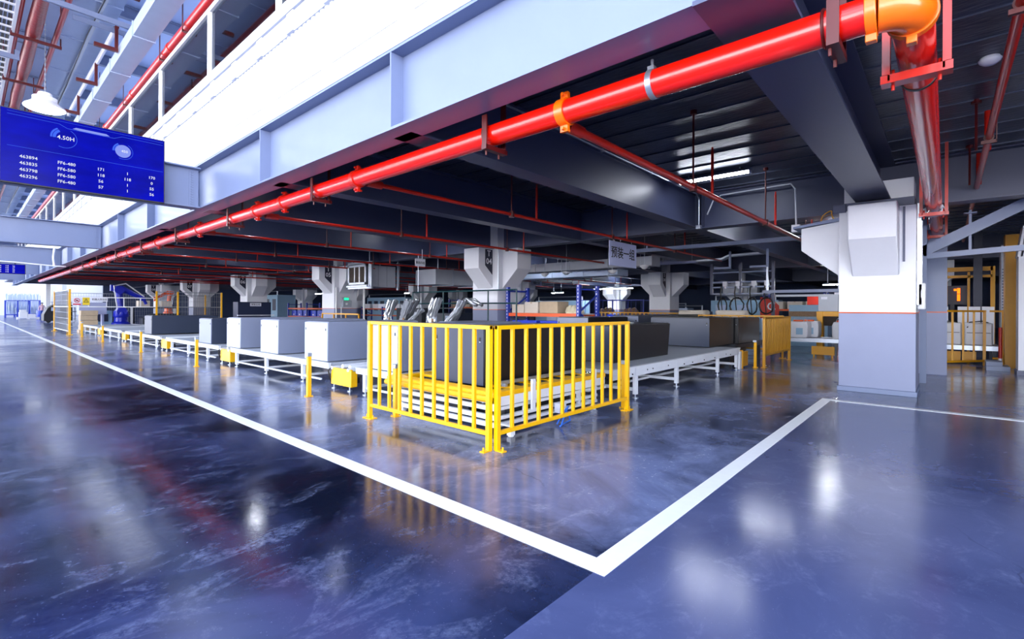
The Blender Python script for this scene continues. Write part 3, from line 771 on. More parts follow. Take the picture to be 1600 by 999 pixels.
# pendant high-bay lamp
t = thing('pendant_lamp', 'glowing white high-bay pendant lamp hanging above the big screen', 'lamp', (1.37, 17.1, 6.38))
c = (1.37, 17.1, 6.38)
mk('lamp_shade', B().lathe(c, [(0.40, 0.03), (0.41, 0.05), (0.39, 0.08), (0.28, 0.16), (0.24, 0.20), (0.24, 0.30), (0.15, 0.34), (0.13, 0.42), (0.0, 0.43)], 32), 'white', t)
mk('lamp_disc', B().lathe(c, [(0.0, 0.0), (0.36, 0.005), (0.40, 0.03), (0.38, 0.05), (0, 0.05)], 32), 'bay', t)
ch = B()
for i in range(34): ch.cbox((1.37, 17.1, 6.84+i*0.063), (0.03 if i % 2 else 0.012, 0.012 if i % 2 else 0.03, 0.06))
mk('chain', ch, 'galv', t)
# ================================================================== CORNER GUARD FENCE
def fence(name, lab, p0, p1, h, nbars, mat='yellow', zb=0.17, tw=0.04, group=None, pw=0.05, base=True, ends=(1, 1), shift=None):
    """guard rail panel from p0 to p1 (x, y); two posts, two rails, nbars uprights"""
    p0 = Vector((p0[0], p0[1], 0)); p1 = Vector((p1[0], p1[1], 0)); d = (p1-p0).normalized()
    nrm = Vector((-d.y, d.x, 0)); c = (p0+p1)/2
    t = thing(name, lab, 'guard fence', (c.x, c.y, 0), group)
    for k, p in enumerate((p0, p1)):
        if not ends[k]: continue
        b = B().bar(p+V(0, 0, 0.0), p+V(0, 0, h), pw, pw)
        po = mk('post', b, mat, t, bev=0.003)
        if base:
            q = B()
            if shift and shift[0] == k:
                sv = Vector(shift[1]); q.bar(p-sv*0.03+V(0, 0, 0.006), p+sv+V(0, 0, 0.006), 0.06, 0.012); q.cyl(p+sv*0.75+V(0, 0, 0.01), p+sv*0.75+V(0, 0, 0.045), 0.010, 8)
            else:
                q.bar(p-d*0.09+V(0, 0, 0.006), p+d*0.09+V(0, 0, 0.006), 0.10, 0.012)
                for s in (-1, 1): q.cyl(p+d*0.065*s+V(0, 0, 0.01), p+d*0.065*s+V(0, 0, 0.045), 0.010, 8)
            mk('base_plate', q, mat, po)
    off = d*pw/2
    mk('top_rail', B().bar(p0-off+V(0, 0, h-tw/2), p1+off+V(0, 0, h-tw/2), tw, tw), mat, t, bev=0.003)
    mk('bottom_rail', B().bar(p0+off+V(0, 0, zb), p1-off+V(0, 0, zb), tw, tw), mat, t, bev=0.003)
    for i in range(nbars):
        q = p0+(p1-p0)*((i+1)/(nbars+1))
        mk('bar', B().bar(q+V(0, 0, zb+tw/2), q+V(0, 0, h-tw), tw*0.85, tw*0.85), mat, t, bev=0.003)
    return t
fence('guard_fence', 'yellow barred guard panel to the left of the front corner, facing the white-fronted cabinets', (3.44, 3.352), (3.44, 5.46), 1.232, 9, shift=(0, (-0.10, 0, 0)))
fence('guard_fence', 'yellow barred guard panel to the right of the front corner, before the lift table', (3.502, 3.298), (6.12, 3.298), 1.232, 11, shift=(0, (0, -0.10, 0)))

# ================================================================== SENSOR POSTS (short yellow bollards)
def bollard(x, y, lab, h=0.63):
    t = thing('sensor_post', lab, 'sensor post', (x, y, 0), 'short yellow sensor posts')
    p = mk('post', B().box(x-0.03, x+0.03, y-0.03, y+0.03, 0.008, h), 'yellow', t, bev=0.004)
    q = B().box(x-0.05, x+0.05, y-0.05, y+0.05, 0, 0.008)
    for sx in (-1, 1):
        for sy in (-1, 1): q.cyl((x+sx*0.041, y+sy*0.041, 0.008), (x+sx*0.041, y+sy*0.041, 0.022), 0.006, 6)
    mk('base_plate', q, 'yellow', p)
    mk('sensor', B().box(x-0.035, x+0.035, y-0.03, y+0.05, h+0.002, h+0.055).cyl((x-0.037, y, h+0.03), (x-0.02, y, h+0.03), 0.015, 10), 'galv', t, bev=0.004)
bollard(3.62, 7.48, 'yellow sensor post nearest the corner fence, in front of the first yellow drive guard')
bollard(3.65, 13.13, 'yellow sensor post second from the corner fence along the white conveyor')
bollard(3.63, 18.4, 'yellow sensor post third from the corner fence along the white conveyor')
bollard(3.70, 25.0, 'yellow sensor post fourth from the corner fence along the white conveyor')
bollard(3.62, 29.4, 'yellow sensor post fifth from the corner fence, near the tall cage post')
bollard(4.1, 33.6, 'yellow sensor post farthest from the corner fence, inside the mesh cage')
bollard(3.72, 5.3, 'yellow sensor post standing right behind the left guard panel', 0.62)
bollard(6.22, 3.40, 'yellow sensor post standing against the right end of the right guard panel', 0.62)
bollard(12.74, 3.44, 'yellow sensor post with white head at the end of the right conveyor', 0.61)

# ================================================================== CONVEYORS
def conveyor_y(lab, y0, y1, legs, x0=4.27, x1=6.40, zt=0.425, drive=True):
    t = thing('roller_conveyor', lab, 'conveyor', ((x0+x1)/2, (y0+y1)/2, 0), 'white conveyor sections')
    for x in (x0, x1-0.05):
        mk('side_rail', B().box(x, x+0.05, y0, y1, zt-0.10, zt-0.005).box(x-0.012, x+0.062, y0, y1, zt-0.012, zt), 'convwhite', t, bev=0.003)
    b = B(); y = y0+0.06
    while y < y1-0.05: b.cyl((x0+0.05, y, zt-0.045), (x1-0.05, y, zt-0.045), 0.036, 10); y += 0.105
    mk('rollers', b, 'convtop', t)
    for y in legs:
        for x in (x0+0.025, x1-0.025):
            l = mk('leg', B().box(x-0.03, x+0.03, y-0.035, y+0.035, 0.05, zt-0.10), 'convwhite', t, bev=0.003)
            mk('foot', B().cyl((x, y, 0), (x, y, 0.012), 0.045, 12).cyl((x, y, 0.01), (x, y, 0.07), 0.012, 8), 'galv', l)
        mk('cross_brace', B().box(x0+0.055, x1-0.055, y-0.02, y+0.02, 0.10, 0.14), 'convwhite', t)
    for x in (x0+0.01, x1-0.04): mk('lower_rail', B().box(x, x+0.03, y0+0.3, y1-0.3, 0.10, 0.13), 'convwhite', t)
    if drive:
        ya, yb = y0-0.72, y0-0.06
        g = B().prism([(ya, 0.07), (yb, 0.07), (yb+0.0, 0.27), (yb-0.05, 0.36), (ya+0.02, 0.36), (ya, 0.34)], 'x', x0+0.02, x0+0.06)
        g.box(x0+0.06, x0+0.14, ya+0.005, ya+0.02, 0.07, 0.33)
        gd = mk('drive_guard', g, 'yellow', t, bev=0.004)
        f = B()
        for y in (ya+0.07, yb-0.07): f.cyl((x0+0.04, y, 0), (x0+0.04, y, 0.07), 0.012, 8).cyl((x0+0.04, y, 0), (x0+0.04, y, 0.014), 0.04, 12)
        mk('foot', f, 'galv', gd)
        m_ = B().cyl((x0+0.12, ya+0.12, 0.24), (x0+0.12, yb-0.08, 0.24), 0.085, 16).cyl((x0+0.12, yb-0.08, 0.24), (x0+0.12, yb+0.0, 0.24), 0.055, 12).box(x0+0.10, x0+0.30, ya+0.2, yb-0.15, 0.10, 0.20)
        mk('drive_motor', m_, 'darkmetal', t)
        r = B()
        for y in (ya+0.18, ya+0.42): r.cyl((x0+0.10, y, 0.38), (x1-0.06, y, 0.38), 0.043, 12)
        for y in (ya+0.08, yb-0.05): r.box(x0, x1, y-0.02, y+0.02, 0.33, 0.38)
        mk('idler_rollers', r, 'convwhite', t)
        mk('cable', B().tube([(x0+0.03, yb-0.03, 0.37), (x0-0.02, yb+0.03, 0.30), (x0+0.0, yb+0.01, 0.18), (x0+0.06, yb+0.06, 0.06), (x0+0.3, yb+0.1, 0.02)], 0.013, 6), 'cable', t)
    return t
segs = [(8.10, 12.8, [9.1, 10.78, 12.46], 'nearest the corner fence, under the three white-fronted cabinets'),
        (13.62, 18.3, [14.5, 16.15, 17.8], 'second from the corner fence, under the dark narrow cabinet'),
        (19.1, 24.2, [19.6, 21.4, 23.3], 'third from the corner fence, under the long slate cabinet'),
        (25.0, 29.5, [25.5, 27.3, 29.0], 'fourth from the corner fence, standing empty'),
        (30.3, 34.2, [30.7, 32.3, 33.8], 'farthest from the corner fence, by the mesh cage')]
for y0, y1, lg, s in segs: conveyor_y('white conveyor section '+s, y0, y1, lg)
conveyor_y('short white conveyor section just behind the left guard panel', 5.85, 7.2, [6.1, 6.95], drive=False)

# right hand belt conveyor
x0, x1, y0, y1, zt = 6.30, 12.2, 3.63, 5.80, 0.50
t = thing('belt_conveyor', 'long belt conveyor to the right of the corner fence, carrying dark cabinets', 'conveyor', (9.2, 4.7, 0))
for y in (y0, y1-0.05): mk('side_rail', B().box(x0, x1, y, y+0.05, zt-0.15, zt-0.005).box(x0, x1, y-0.015, y+0.065, zt-0.012, zt+0.004).box(x0, x1, y-0.006, y, zt-0.09, zt-0.07), 'convwhite', t, bev=0.003)
mk('belt', B().box(x0, x1, y0+0.05, y1-0.05, zt-0.05, zt), 'convtop', t)
for x in (7.05, 8.62, 10.75, 12.0):
    for y in (y0+0.025, y1-0.025):
        l = mk('leg', B().box(x-0.035, x+0.035, y-0.03, y+0.03, 0.06, zt-0.15), 'convwhite', t, bev=0.003)
        mk('foot', B().cyl((x, y, 0), (x, y, 0.012), 0.05, 12).cyl((x, y, 0.01), (x, y, 0.08), 0.012, 8), 'galv', l)
        mk('gusset', B().box(x-0.06, x+0.06, y-0.036, y-0.03, zt-0.14, zt-0.02), 'convwhite', l)
    mk('cross_brace', B().box(x-0.02, x+0.02, y0+0.055, y1-0.055, 0.11, 0.16), 'convwhite', t)
mk('lower_rail', B().box(x0+0.2, x1-0.2, y0+0.55, y0+0.59, 0.10, 0.14), 'convwhite', t)
mk('drive_guard', B().box(12.26, 12.72, 3.60, 3.64, 0.05, 0.40).box(12.24, 12.28, 3.58, 3.66, 0.0, 0.44), 'yellowdk', t, bev=0.004)
mk('drive_guard', B().box(12.1, 12.24, 3.60, 3.66, 0.0, 0.42), 'convwhite', t, bev=0.004)
b = B()
for i in range(4): b.cyl((12.3+0.12*i, 3.7, 0.46), (12.3+0.12*i, 5.7, 0.46), 0.04, 10)
b.box(12.25, 12.9, 3.70, 3.74, 0.40, 0.5).box(12.3, 12.6, 3.9, 4.2, 0.12, 0.32)
mk('end_rollers', b, 'darkmetal', t)
b = B()
for x in (6.9, 7.4, 7.6, 8.2, 8.9, 9.3, 9.9, 10.5, 11.2, 11.5): b.cyl((x, y0-0.012, 0.42-0.03*(int(x*10) % 2)), (x, y0, 0.42-0.03*(int(x*10) % 2)), 0.012, 8)
mk('bolt_heads', b, 'darkmetal', t)

# ================================================================== LIFT TABLE IN THE CORNER
t = thing('lift_table', 'white scissor lift table with yellow roller deck inside the corner fence', 'lift table', (5.0, 4.7, 0))
x0, x1, y0, y1 = 3.86, 6.22, 3.70, 5.72
b = B()
b.box(x0, x1, y0, y0+0.12, 0.415, 0.47).box(x0, x1, y1-0.12, y1, 0.415, 0.47).box(x0, x0+0.14, y0+0.12, y1-0.12, 0.415, 0.47)
x = 4.35
while x < x1-0.1: b.box(x, x+0.15, y0+0.12, y1-0.12, 0.43, 0.465); x += 0.38
for i in range(4): b.cyl((x0-0.015+0.05*i, y0+0.02, 0.445-0.045*(i == 0)), (x0-0.015+0.05*i, y1-0.02, 0.445-0.045*(i == 0)), 0.04, 10)
mk('deck_plate', b, 'yellow', t, bev=0.003)
b = B(); x = 4.50
while x < x1-0.2: b.cyl((x+0.12, y0+0.14, 0.432), (x+0.12, y1-0.14, 0.432), 0.042, 12); x += 0.38
mk('deck_rollers', b, 'darkmetal', t)
b = B()
b.box(x0+0.02, x1-0.02, y0-0.0, y0+0.05, 0.31, 0.414).box(x0+0.02, x1-0.02, y1-0.05, y1, 0.31, 0.414).box(x0+0.02, x0+0.07, y0, y1, 0.345, 0.414)
mk('deck_frame', b, 'convwhite', t, bev=0.003)
b = B()
for zz in (0.27, 0.165, 0.085):
    b.box(x0+0.10, x0+0.15, y0+0.05, y1-0.05, zz-0.027, zz+0.027)
    b.box(x0+0.12, x1-0.15, y0+0.04, y0+0.09, zz-0.02, zz+0.02)
    b.box(x0+0.12, x1-0.15, y1-0.09, y1-0.04, zz-0.02, zz+0.02)
for x in (x0+0.14, x0+0.62, x1-0.6, x1-0.2):
    b.box(x-0.03, x+0.03, y0+0.045, y0+0.085, 0.07, 0.31)
mk('base_frame', b, 'convwhite', t, bev=0.003)
b = B()
b.bar((x0+0.2, y0+0.3, 0.12), (x1-0.3, y0+0.3, 0.30), 0.03, 0.07); b.bar((x0+0.2, y0+0.36, 0.30), (x1-0.3, y0+0.36, 0.12), 0.03, 0.07)
b.bar((x0+0.2, y1-0.3, 0.12), (x1-0.3, y1-0.3, 0.30), 0.03, 0.07); b.bar((x0+0.2, y1-0.36, 0.30), (x1-0.3, y1-0.36, 0.12), 0.03, 0.07)
mk('scissor_arms', b, 'galv', t)
b = B().cyl((x0+0.35, y0+0.5, 0.19), (x0+1.25, y0+0.5, 0.19), 0.07, 14).box(x0+0.5, x0+0.9, y0+0.18, y0+0.34, 0.09, 0.24).box(x0+1.3, x0+1.75, y0+0.2, y0+0.4, 0.10, 0.26)
b.box(x0+0.2, x1-0.3, y0+0.6, y1-0.3, 0.08, 0.28)
mk('hydraulic_unit', b, 'darkmetal', t)
for (x, y) in ((x0+0.14, y0-0.14), (x0+0.14, y1-0.2), (x1-0.35, y0-0.02), (x1-0.1, y1-0.2)):
    mk('foot', B().cyl((x, y, 0), (x, y, 0.035), 0.035, 10).box(x-0.035, x+0.035, y-0.03, y+0.03, 0.012, 0.06).cyl((x, y, 0.05), (x, y, 0.115), 0.012, 8).box(x-0.03, x+0.03, y-0.02, y+0.22, 0.105, 0.122), 'convwhite', t)
mk('guide_post', B().box(4.50, 4.56, y0-0.035, y0-0.005, 0.20, 0.56).cyl((4.53, y0-0.04, 0.53), (4.53, y0-0.02, 0.53), 0.03, 12).cyl((4.53, y0-0.04, 0.3), (4.53, y0-0.03, 0.3), 0.012, 8), 'convwhite', t)
mk('guide_post', B().box(5.86, 5.92, y0-0.035, y0-0.005, 0.14, 0.56), 'convwhite', t)
mk('guide_bar', B().box(4.25, 6.1, 3.96, 4.0, 0.49, 0.53).box(4.3, 4.34, 3.92, 4.0, 0.465, 0.50).box(5.9, 5.94, 3.92, 4.0, 0.465, 0.50), 'galv', t)
p = []
for i in range(26):
    a = i/25
    p.append((4.75+0.42*math.sin(a*9.0)*0.35+0.15*a, 3.44+0.05*math.cos(a*7), 0.014+0.20*max(0, math.sin(a*PI*2.2))))
mk('air_hose', B().tube(p, 0.009, 6), 'bluehose', t)
mk('valve_block', B().box(4.93, 5.0, 3.58, 3.66, 0.10, 0.22).box(4.95, 5.1, 3.60, 3.65, 0.16, 0.20), 'signwhite', t)

# ================================================================== CABINETS
def cabinet(lab, x0, x1, y0, y1, z0, z1, front, side, group, rot=0.0, slant=0.0, top=None):
    """box cabinet lying on a conveyor: panelled front on -x, grey side on -y, hole pair at its top corners"""
    cx, cy = (x0+x1)/2, (y0+y1)/2
    t = thing('steel_cabinet', lab, 'cabinet', (cx, cy, z0), group)
    if slant:
        b = B().prism([(x0+0.004, z0), (x1-slant, z0), (x1, z1), (x0+0.004, z1)], 'y', y0, y1)
    else: b = B().box(x0+0.004, x1, y0, y1, z0, z1)
    mk('cabinet_body', b, side, t, bev=0.006)
    mk('front_panel', B().box(x0-0.012, x0+0.003, y0+0.002, y1-0.002, z0+0.004, z1-0.006), front, t, bev=0.003)
    mk('lid', B().box(x0+0.02, x1-0.02, y0+0.02, y1-0.02, z1+0.0005, z1+0.012), top or side, t)
    for y in (y0+0.06, y1-0.05):
        l = B().box(x0-0.016, x0-0.0125, y-0.014, y+0.014, z1-0.15, z1-0.105)
        mk('latch', l, 'black', t)
        mk('latch', B().box(x0-0.016, x0-0.0125, y-0.008, y+0.008, z1-0.165, z1-0.155), 'galv', t)
    if rot: t.rotation_euler = (0, 0, rot)
    return t
cg = 'steel cabinets riding on the conveyors'
cabinet('white-fronted grey cabinet partly behind the left guard panel', 4.35, 6.35, 6.15, 6.98, 0.43, 1.13, 'cabwhite', 'cabside', cg)
cabinet('white-fronted grey cabinet just left of the corner fence, over the first yellow drive guard', 4.35, 6.35, 8.27, 9.14, 0.43, 1.13, 'cabwhite', 'cabside', cg)
cabinet('white-fronted grey cabinet second left of the corner fence', 4.35, 6.35, 10.33, 11.21, 0.43, 1.13, 'cabwhite', 'cabside', cg)
cabinet('white-fronted grey cabinet third left of the corner fence, next to the darker ones', 4.35, 6.35, 12.4, 13.27, 0.43, 1.135, 'cabwhite', 'cabside', cg)
cabinet('slate cabinet with grey-blue front between the white-fronted cabinets and the long slate one', 4.35, 6.35, 14.42, 15.39, 0.43, 1.085, 'cabside', 'cabdark', cg)
cabinet('long low slate cabinet at the far left end of the row', 4.35, 6.4, 20.48, 21.48, 0.452, 1.08, 'cabdark', 'cabdark', cg)
cabinet('dark slate cabinet standing on the lift table inside the corner fence', 4.08, 6.15, 4.06, 4.96, 0.482, 1.16, 'cabdark', 'cabblack', cg)
cabinet('black cabinet with slanted end, first on the right conveyor beyond the fence', 7.15, 9.35, 4.10, 5.02, 0.505, 1.12, 'cabdark', 'cabblack', cg, slant=0.10)
cabinet('blue-grey fronted dark cabinet in the middle of the right conveyor', 11.52, 13.25, 4.10, 5.55, 0.52, 1.20, 'cabdark', 'cabblack', cg)
cabinet('black cabinet at the far end of the right conveyor, just before the amber fence', 13.32, 15.2, 4.0, 5.3, 0.52, 1.17, 'cabblack', 'cabblack', cg)
# supports under the two far ones
tag(mk('roller_stand', B().box(12.92, 15.3, 3.95, 5.6, 0.40, 0.515).box(13.0, 13.08, 3.97, 4.05, 0, 0.4).box(15.1, 15.18, 3.97, 4.05, 0, 0.4).box(13.0, 13.08, 5.5, 5.58, 0, 0.4).box(15.1, 15.18, 5.5, 5.58, 0, 0.4), 'darkmetal'),
    'dark roller stand under the far black cabinets, behind the amber fence', 'roller stand')
# back row seen over the fence
def bench(lab, x0, x1, y0, y1, z, mat='darkmetal'):
    t = thing('work_bench', lab, 'work bench', ((x0+x1)/2, (y0+y1)/2, 0), 'benches behind the conveyors')
    mk('bench_top', B().box(x0, x1, y0, y1, z-0.04, z), mat, t)
    for x in (x0+0.05, x1-0.05):
        for y in (y0+0.05, y1-0.05): mk('leg', B().box(x-0.03, x+0.03, y-0.03, y+0.03, 0, z-0.04), mat, t)
    mk('skirt_panel', B().box(x0+0.06, x0+0.07, y0+0.08, y1-0.08, 0.1, z-0.05), 'cabdark', t)
bench('long dark bench carrying the foil-wrapped bundles behind the left conveyor', 8.3, 9.7, 7.6, 13.8, 0.93)
cabinet('grey cabinet in the back row, left of the T 04 column', 7.0, 8.2, 7.0, 8.4, 0.46, 1.10, 'cabside', 'cabside', cg)
tag(mk('pallet_table', B().box(6.9, 8.28, 6.95, 8.45, 0.36, 0.455).box(6.95, 7.05, 7.0, 7.1, 0, 0.36).box(8.1, 8.2, 7.0, 7.1, 0, 0.36).box(6.95, 7.05, 8.3, 8.4, 0, 0.36).box(8.1, 8.2, 8.3, 8.4, 0, 0.36), 'darkmetal'), 'low dark table under the back row cabinet left of the T 04 column', 'table')
for k, (x0, x1, y0, y1, z1, f, s, lab) in enumerate(((9.95, 11.9, 6.4, 7.3, 1.19, 'cabside', 'cabblack', 'grey-fronted cabinet behind the right conveyor, under the blue rack'),
        (12.4, 14.6, 6.35, 7.3, 1.21, 'cabside', 'cabdark', 'grey cabinet with a blue corner strip behind the right conveyor'),
        (15.0, 17.1, 6.3, 7.4, 1.22, 'cabdark', 'cabblack', 'black cabinet far behind the right conveyor, below the hanging cables'))):
    tt = cabinet(lab, x0, x1, y0, y1, 0.5, z1, f, s, cg)
    if k == 1: mk('corner_strip', B().box(x0-0.02, x0+0.05, y1-0.16, y1+0.01, 0.62, z1+0.03), 'bin', tt)
t = thing('roller_conveyor', 'second conveyor line behind the right conveyor, under the back cabinets', 'conveyor', (14, 6.9, 0), 'white conveyor sections')
mk('side_rail', B().box(9.9, 17.4, 6.1, 6.15, 0.36, 0.49), 'convwhite', t); mk('side_rail', B().box(9.9, 17.4, 7.35, 7.4, 0.36, 0.49), 'convwhite', t)
mk('belt', B().box(9.9, 17.4, 6.15, 7.35, 0.42, 0.485), 'convtop', t)
for x in (10.0, 12, 14.5, 17.2):
    for y in (6.13, 7.37): mk('leg', B().box(x-0.03, x+0.03, y-0.025, y+0.025, 0, 0.36), 'convwhite', t)
# amber fences beyond the right conveyor
fence('guard_fence', 'amber barred fence running away beside the end of the right conveyor', (12.88, 3.28), (15.40, 3.28), 1.22, 14, 'yellowdk', 0.30, 0.045, None, 0.06)
fence('guard_fence', 'amber fence seen end-on behind the dark cabinets of the right conveyor', (15.64, 3.50), (15.64, 5.9), 1.24, 9, 'yellowdk', 0.25, 0.045)
fence('guard_fence', 'far amber fence before the second column row', (19.5, 8.0), (19.5, 12.0), 1.27, 20, 'yellowdk', 0.25, 0.05)
fence('guard_fence', 'low amber frame beside the T 05 column and its switch box', (9.9, 16.5), (9.9, 19.3), 1.18, 2, 'yellowdk', 0.55, 0.05, base=False)
# ================================================================== SIGNS
for k in range(5):
    y = 10.28+9.9*k+0.545-0.325-0.004; n = 4+k
    t = thing('column_sign', 'dark navy pennant sign reading T 0%d on its white column capital' % n, 'sign', (10.74, y, 2.45), 'column number signs')
    mk('sign_plate', B().prism([(10.57, 3.21), (10.885, 3.21), (10.885, 2.44), (10.57, 2.72)], 'y', y-0.006, y+0.002), 'navy', t)
    text('lettering', 'T', t, 'white_ink', (10.725, y-0.008, 3.08), (1, 0, 0), (0, 0, 1), 0.25, bold=0.01)
    text('lettering', '0%d' % n, t, 'white_ink', (10.728, y-0.008, 2.84), (1, 0, 0), (0, 0, 1), 0.25, bold=0.01)
y = 10.28+0.545-0.325-0.004
t = thing('column_sign', 'dark navy pennant sign with white digits on the second row column', 'sign', (23.24, y, 2.45), 'column number signs')
mk('sign_plate', B().prism([(23.07, 3.21), (23.385, 3.21), (23.385, 2.44), (23.07, 2.72)], 'y', y-0.006, y+0.002), 'navy', t)
text('lettering', 'S', t, 'white_ink', (23.225, y-0.008, 3.09), (1, 0, 0), (0, 0, 1), 0.22)
text('lettering', '04', t, 'white_ink', (23.228, y-0.008, 2.86), (1, 0, 0), (0, 0, 1), 0.235)

t = thing('hanging_sign', 'lilac hanging sign with four black Chinese characters below the second branch pipe', 'sign', (10.67, 5.87, 2.43), 'hanging section signs')
mk('sign_plate', B().box(10.01, 11.33, 5.865, 5.88, 2.43, 3.01), 'signlilac', t)
mk('header_strip', B().box(10.01, 11.33, 5.864, 5.881, 3.01, 3.042), 'black_ink', t)
text('lettering', '预装一组', t, 'black_ink', (10.66, 5.862, 2.73), (1, 0, 0), (0, 0, 1), 0.29, bold=0.009)
text('header_lettering', 'Hong', t, 'white_ink', (10.20, 5.862, 3.026), (1, 0, 0), (0, 0, 1), 0.04)
for x in (10.4, 10.95): mk('hook', B().cyl((x+0.1, 5.855, 3.02), (x+0.1, 5.855, 3.064), 0.006, 6), 'galv', t)
t = thing('hanging_sign', 'small white hanging sign left of the T 04 column, below the fourth branch pipe', 'sign', (9.7, 12.55, 2.72), 'hanging section signs')
mk('sign_plate', B().box(9.50, 9.90, 12.545, 12.555, 2.73, 2.97), 'signwhite', t)
text('lettering', '预装四组', t, 'black_ink', (9.70, 12.542, 2.84), (1, 0, 0), (0, 0, 1), 0.092)
mk('hanger_rod', B().cyl((9.78, 12.55, 2.96), (9.78, 12.55, 3.28), 0.012, 6), 'galv', t)
t = thing('hanging_sign', 'faint pale hanging sign far back between the T 04 column and the blue rack', 'sign', (22, 14.0, 2.6), 'hanging section signs')
mk('sign_plate', B().box(21.3, 22.3, 17.5, 17.51, 2.72, 2.98), 'signlilac', t)
text('lettering', '预装三组', t, 'black_ink', (21.8, 17.495, 2.85), (1, 0, 0), (0, 0, 1), 0.15)
mk('hanger_rod', B().cyl((21.8, 17.505, 2.98), (21.8, 17.505, 3.28), 0.012, 6), 'galv', t)

# ================================================================== AIR HANDLING UNIT BY T 05
t = thing('air_handler', 'box air handling unit with a brown filter frame, hung by the T 05 column', 'air handling unit', (11.3, 17.7, 2.2))
b = B()
y0, y1, z0, z1 = 17.12, 18.46, 2.33, 3.13
b.box(10.56, 10.62, y0, y0+0.09, z0, z1).box(10.56, 10.62, y1-0.09, y1, z0, z1).box(10.56, 10.62, y0, y1, z0, z0+0.09).box(10.56, 10.62, y0, y1, z1-0.09, z1)
b.box(10.52, 10.64, y0-0.12, y1+0.05, z0-0.10, z0-0.03)
mk('filter_frame', b, 'galv', t, bev=0.004)
mk('filter_pad', B().box(10.60, 10.63, y0+0.08, y1-0.08, z0+0.08, z1-0.08), 'brownfilter', t)
b = B()
for y in (17.62, 17.98): b.box(10.575, 10.60, y-0.03, y+0.03, z0+0.09, z1-0.09)
mk('filter_bars', b, 'white', t)
b = B()
for y in (16.86, 16.98): b.box(10.62, 10.70, y-0.05, y+0.03, 2.18, 3.22)
b.box(10.62, 10.70, 16.8, y1+0.1, 2.16, 2.24).box(10.62, 10.70, 16.8, y1+0.1, 3.16, 3.24).box(11.95, 12.03, 16.95, 17.03, 2.14, 3.26)
mk('support_frame', b, 'galv', t, bev=0.004)
mk('casing', B().box(10.71, 11.92, 17.06, 18.4, 2.24, 3.10), 'ductin', t, bev=0.01)
b = B()
for x in (11.1, 11.5): b.box(x-0.004, x+0.004, 17.056, 17.062, 2.26, 3.08)
mk('panel_seams', b, 'darkmetal', t)
b = B()
for x in (10.66, 11.99):
    for y in (17.0, 18.3): b.cyl((x, y, 3.2), (x, y, ZT), 0.018, 6)
mk('hanger_rods', b, 'galv', t)
mk('label_sticker', B().box(10.80, 10.95, 17.054, 17.058, 2.95, 2.985).box(10.78, 10.85, 17.054, 17.058, 2.42, 2.5), 'redink', t)
t = thing('air_duct', 'large grey box duct hung in the bay behind the air handling unit', 'duct', (13.5, 15.9, 2.5), 'sheet metal ducts')
mk('duct_body', B().box(12.6, 16.5, 15.3, 16.6, 2.36, 2.98), 'ductin', t)
for x in (13.5, 15.0): mk('duct_flange', B().box(x, x+0.04, 15.27, 16.63, 2.33, 3.01), 'galv', t)
b = B()
for x in (12.8, 16.2): b.cyl((x, 15.4, 2.98), (x, 15.4, ZT), 0.016, 6)
mk('hanger_rods', b, 'galv', t)
# white pipes on T05 and its switch box
t = thing('service_pipe', 'white service pipes with elbows on the side of the T 05 column', 'pipe', (11.5, 20.0, 1))
b = B().tube([(11.2, 19.45, 3.26), (11.2, 19.45, 3.0), (11.26, 19.45, 2.9), (11.45, 19.45, 2.9)], 0.07, 10)
b.tube([(11.55, 19.45, 3.26), (11.57, 19.45, 3.19), (11.65, 19.45, 3.16), (11.9, 19.45, 3.16), (12.0, 19.45, 3.08), (12.0, 19.45, 2.85)], 0.06, 10)
mk('elbow_pipes', b, 'white', t)
mk('drop_pipe', B().cyl((10.95, 20.1, 0.0), (10.95, 20.1, 2.3), 0.03, 8).cyl((11.2, 20.12, 0.0), (11.2, 20.12, 1.42), 0.025, 8).tube([(12.2, 19.9, 2.3), (12.2, 19.9, 0.9), (12.35, 19.9, 0.6)], 0.05, 8), 'white', t)
t = thing('switch_box', 'small grey switch box with green indicator light on the T 05 column', 'switch box', (11.45, 20.15, 1.43))
mk('box_body', B().box(11.25, 11.66, 20.05, 20.27, 1.43, 1.72), 'ductin', t, bev=0.01)
mk('indicator_light', B().box(11.30, 11.52, 20.04, 20.05, 1.74, 1.84), 'greenlamp', t)
mk('indicator_housing', B().box(11.27, 11.55, 20.05, 20.27, 1.725, 1.86), 'galv', t)
mk('switch_knob', B().cyl((11.42, 20.05, 1.57), (11.42, 20.02, 1.57), 0.05, 12), 'white', t)

# ================================================================== DUCTS, LAMPS AND RAILS DEEP UNDER THE DECK
duct('air_duct', 'long pale duct running behind the hanging lilac sign', 15.6, 16.2, 2.90, 3.22, 7.5, 14.4, 'ductin', 1.7)
duct('air_duct', 'lower grey duct with a lamp strip, behind the blue rack', 17.0, 17.8, 2.74, 2.96, 9.6, 16.0, 'duct', 1.6)
for k, (x, y, z) in enumerate(((15.0, 11.64, 2.64), (15.0, 10.62, 2.66), (15.0, 8.67, 2.62), (15.0, 7.47, 2.72))):
    t = thing('dome_lamp', ('leftmost', 'second', 'third', 'rightmost')[k]+' of four small white dome lamps hung in front of the long pale duct', 'lamp', (x, y, z), 'white dome lamps')
    mk('lamp_dome', B().lathe((x, y, z), [(0.02, 0), (0.07, 0.02), (0.15, 0.10), (0.16, 0.13), (0.05, 0.15), (0, 0.15)], 18), 'white', t)
    mk('hanger_rod', B().cyl((x, y, z+0.14), (x, y, ZT), 0.010, 6), 'galv', t)
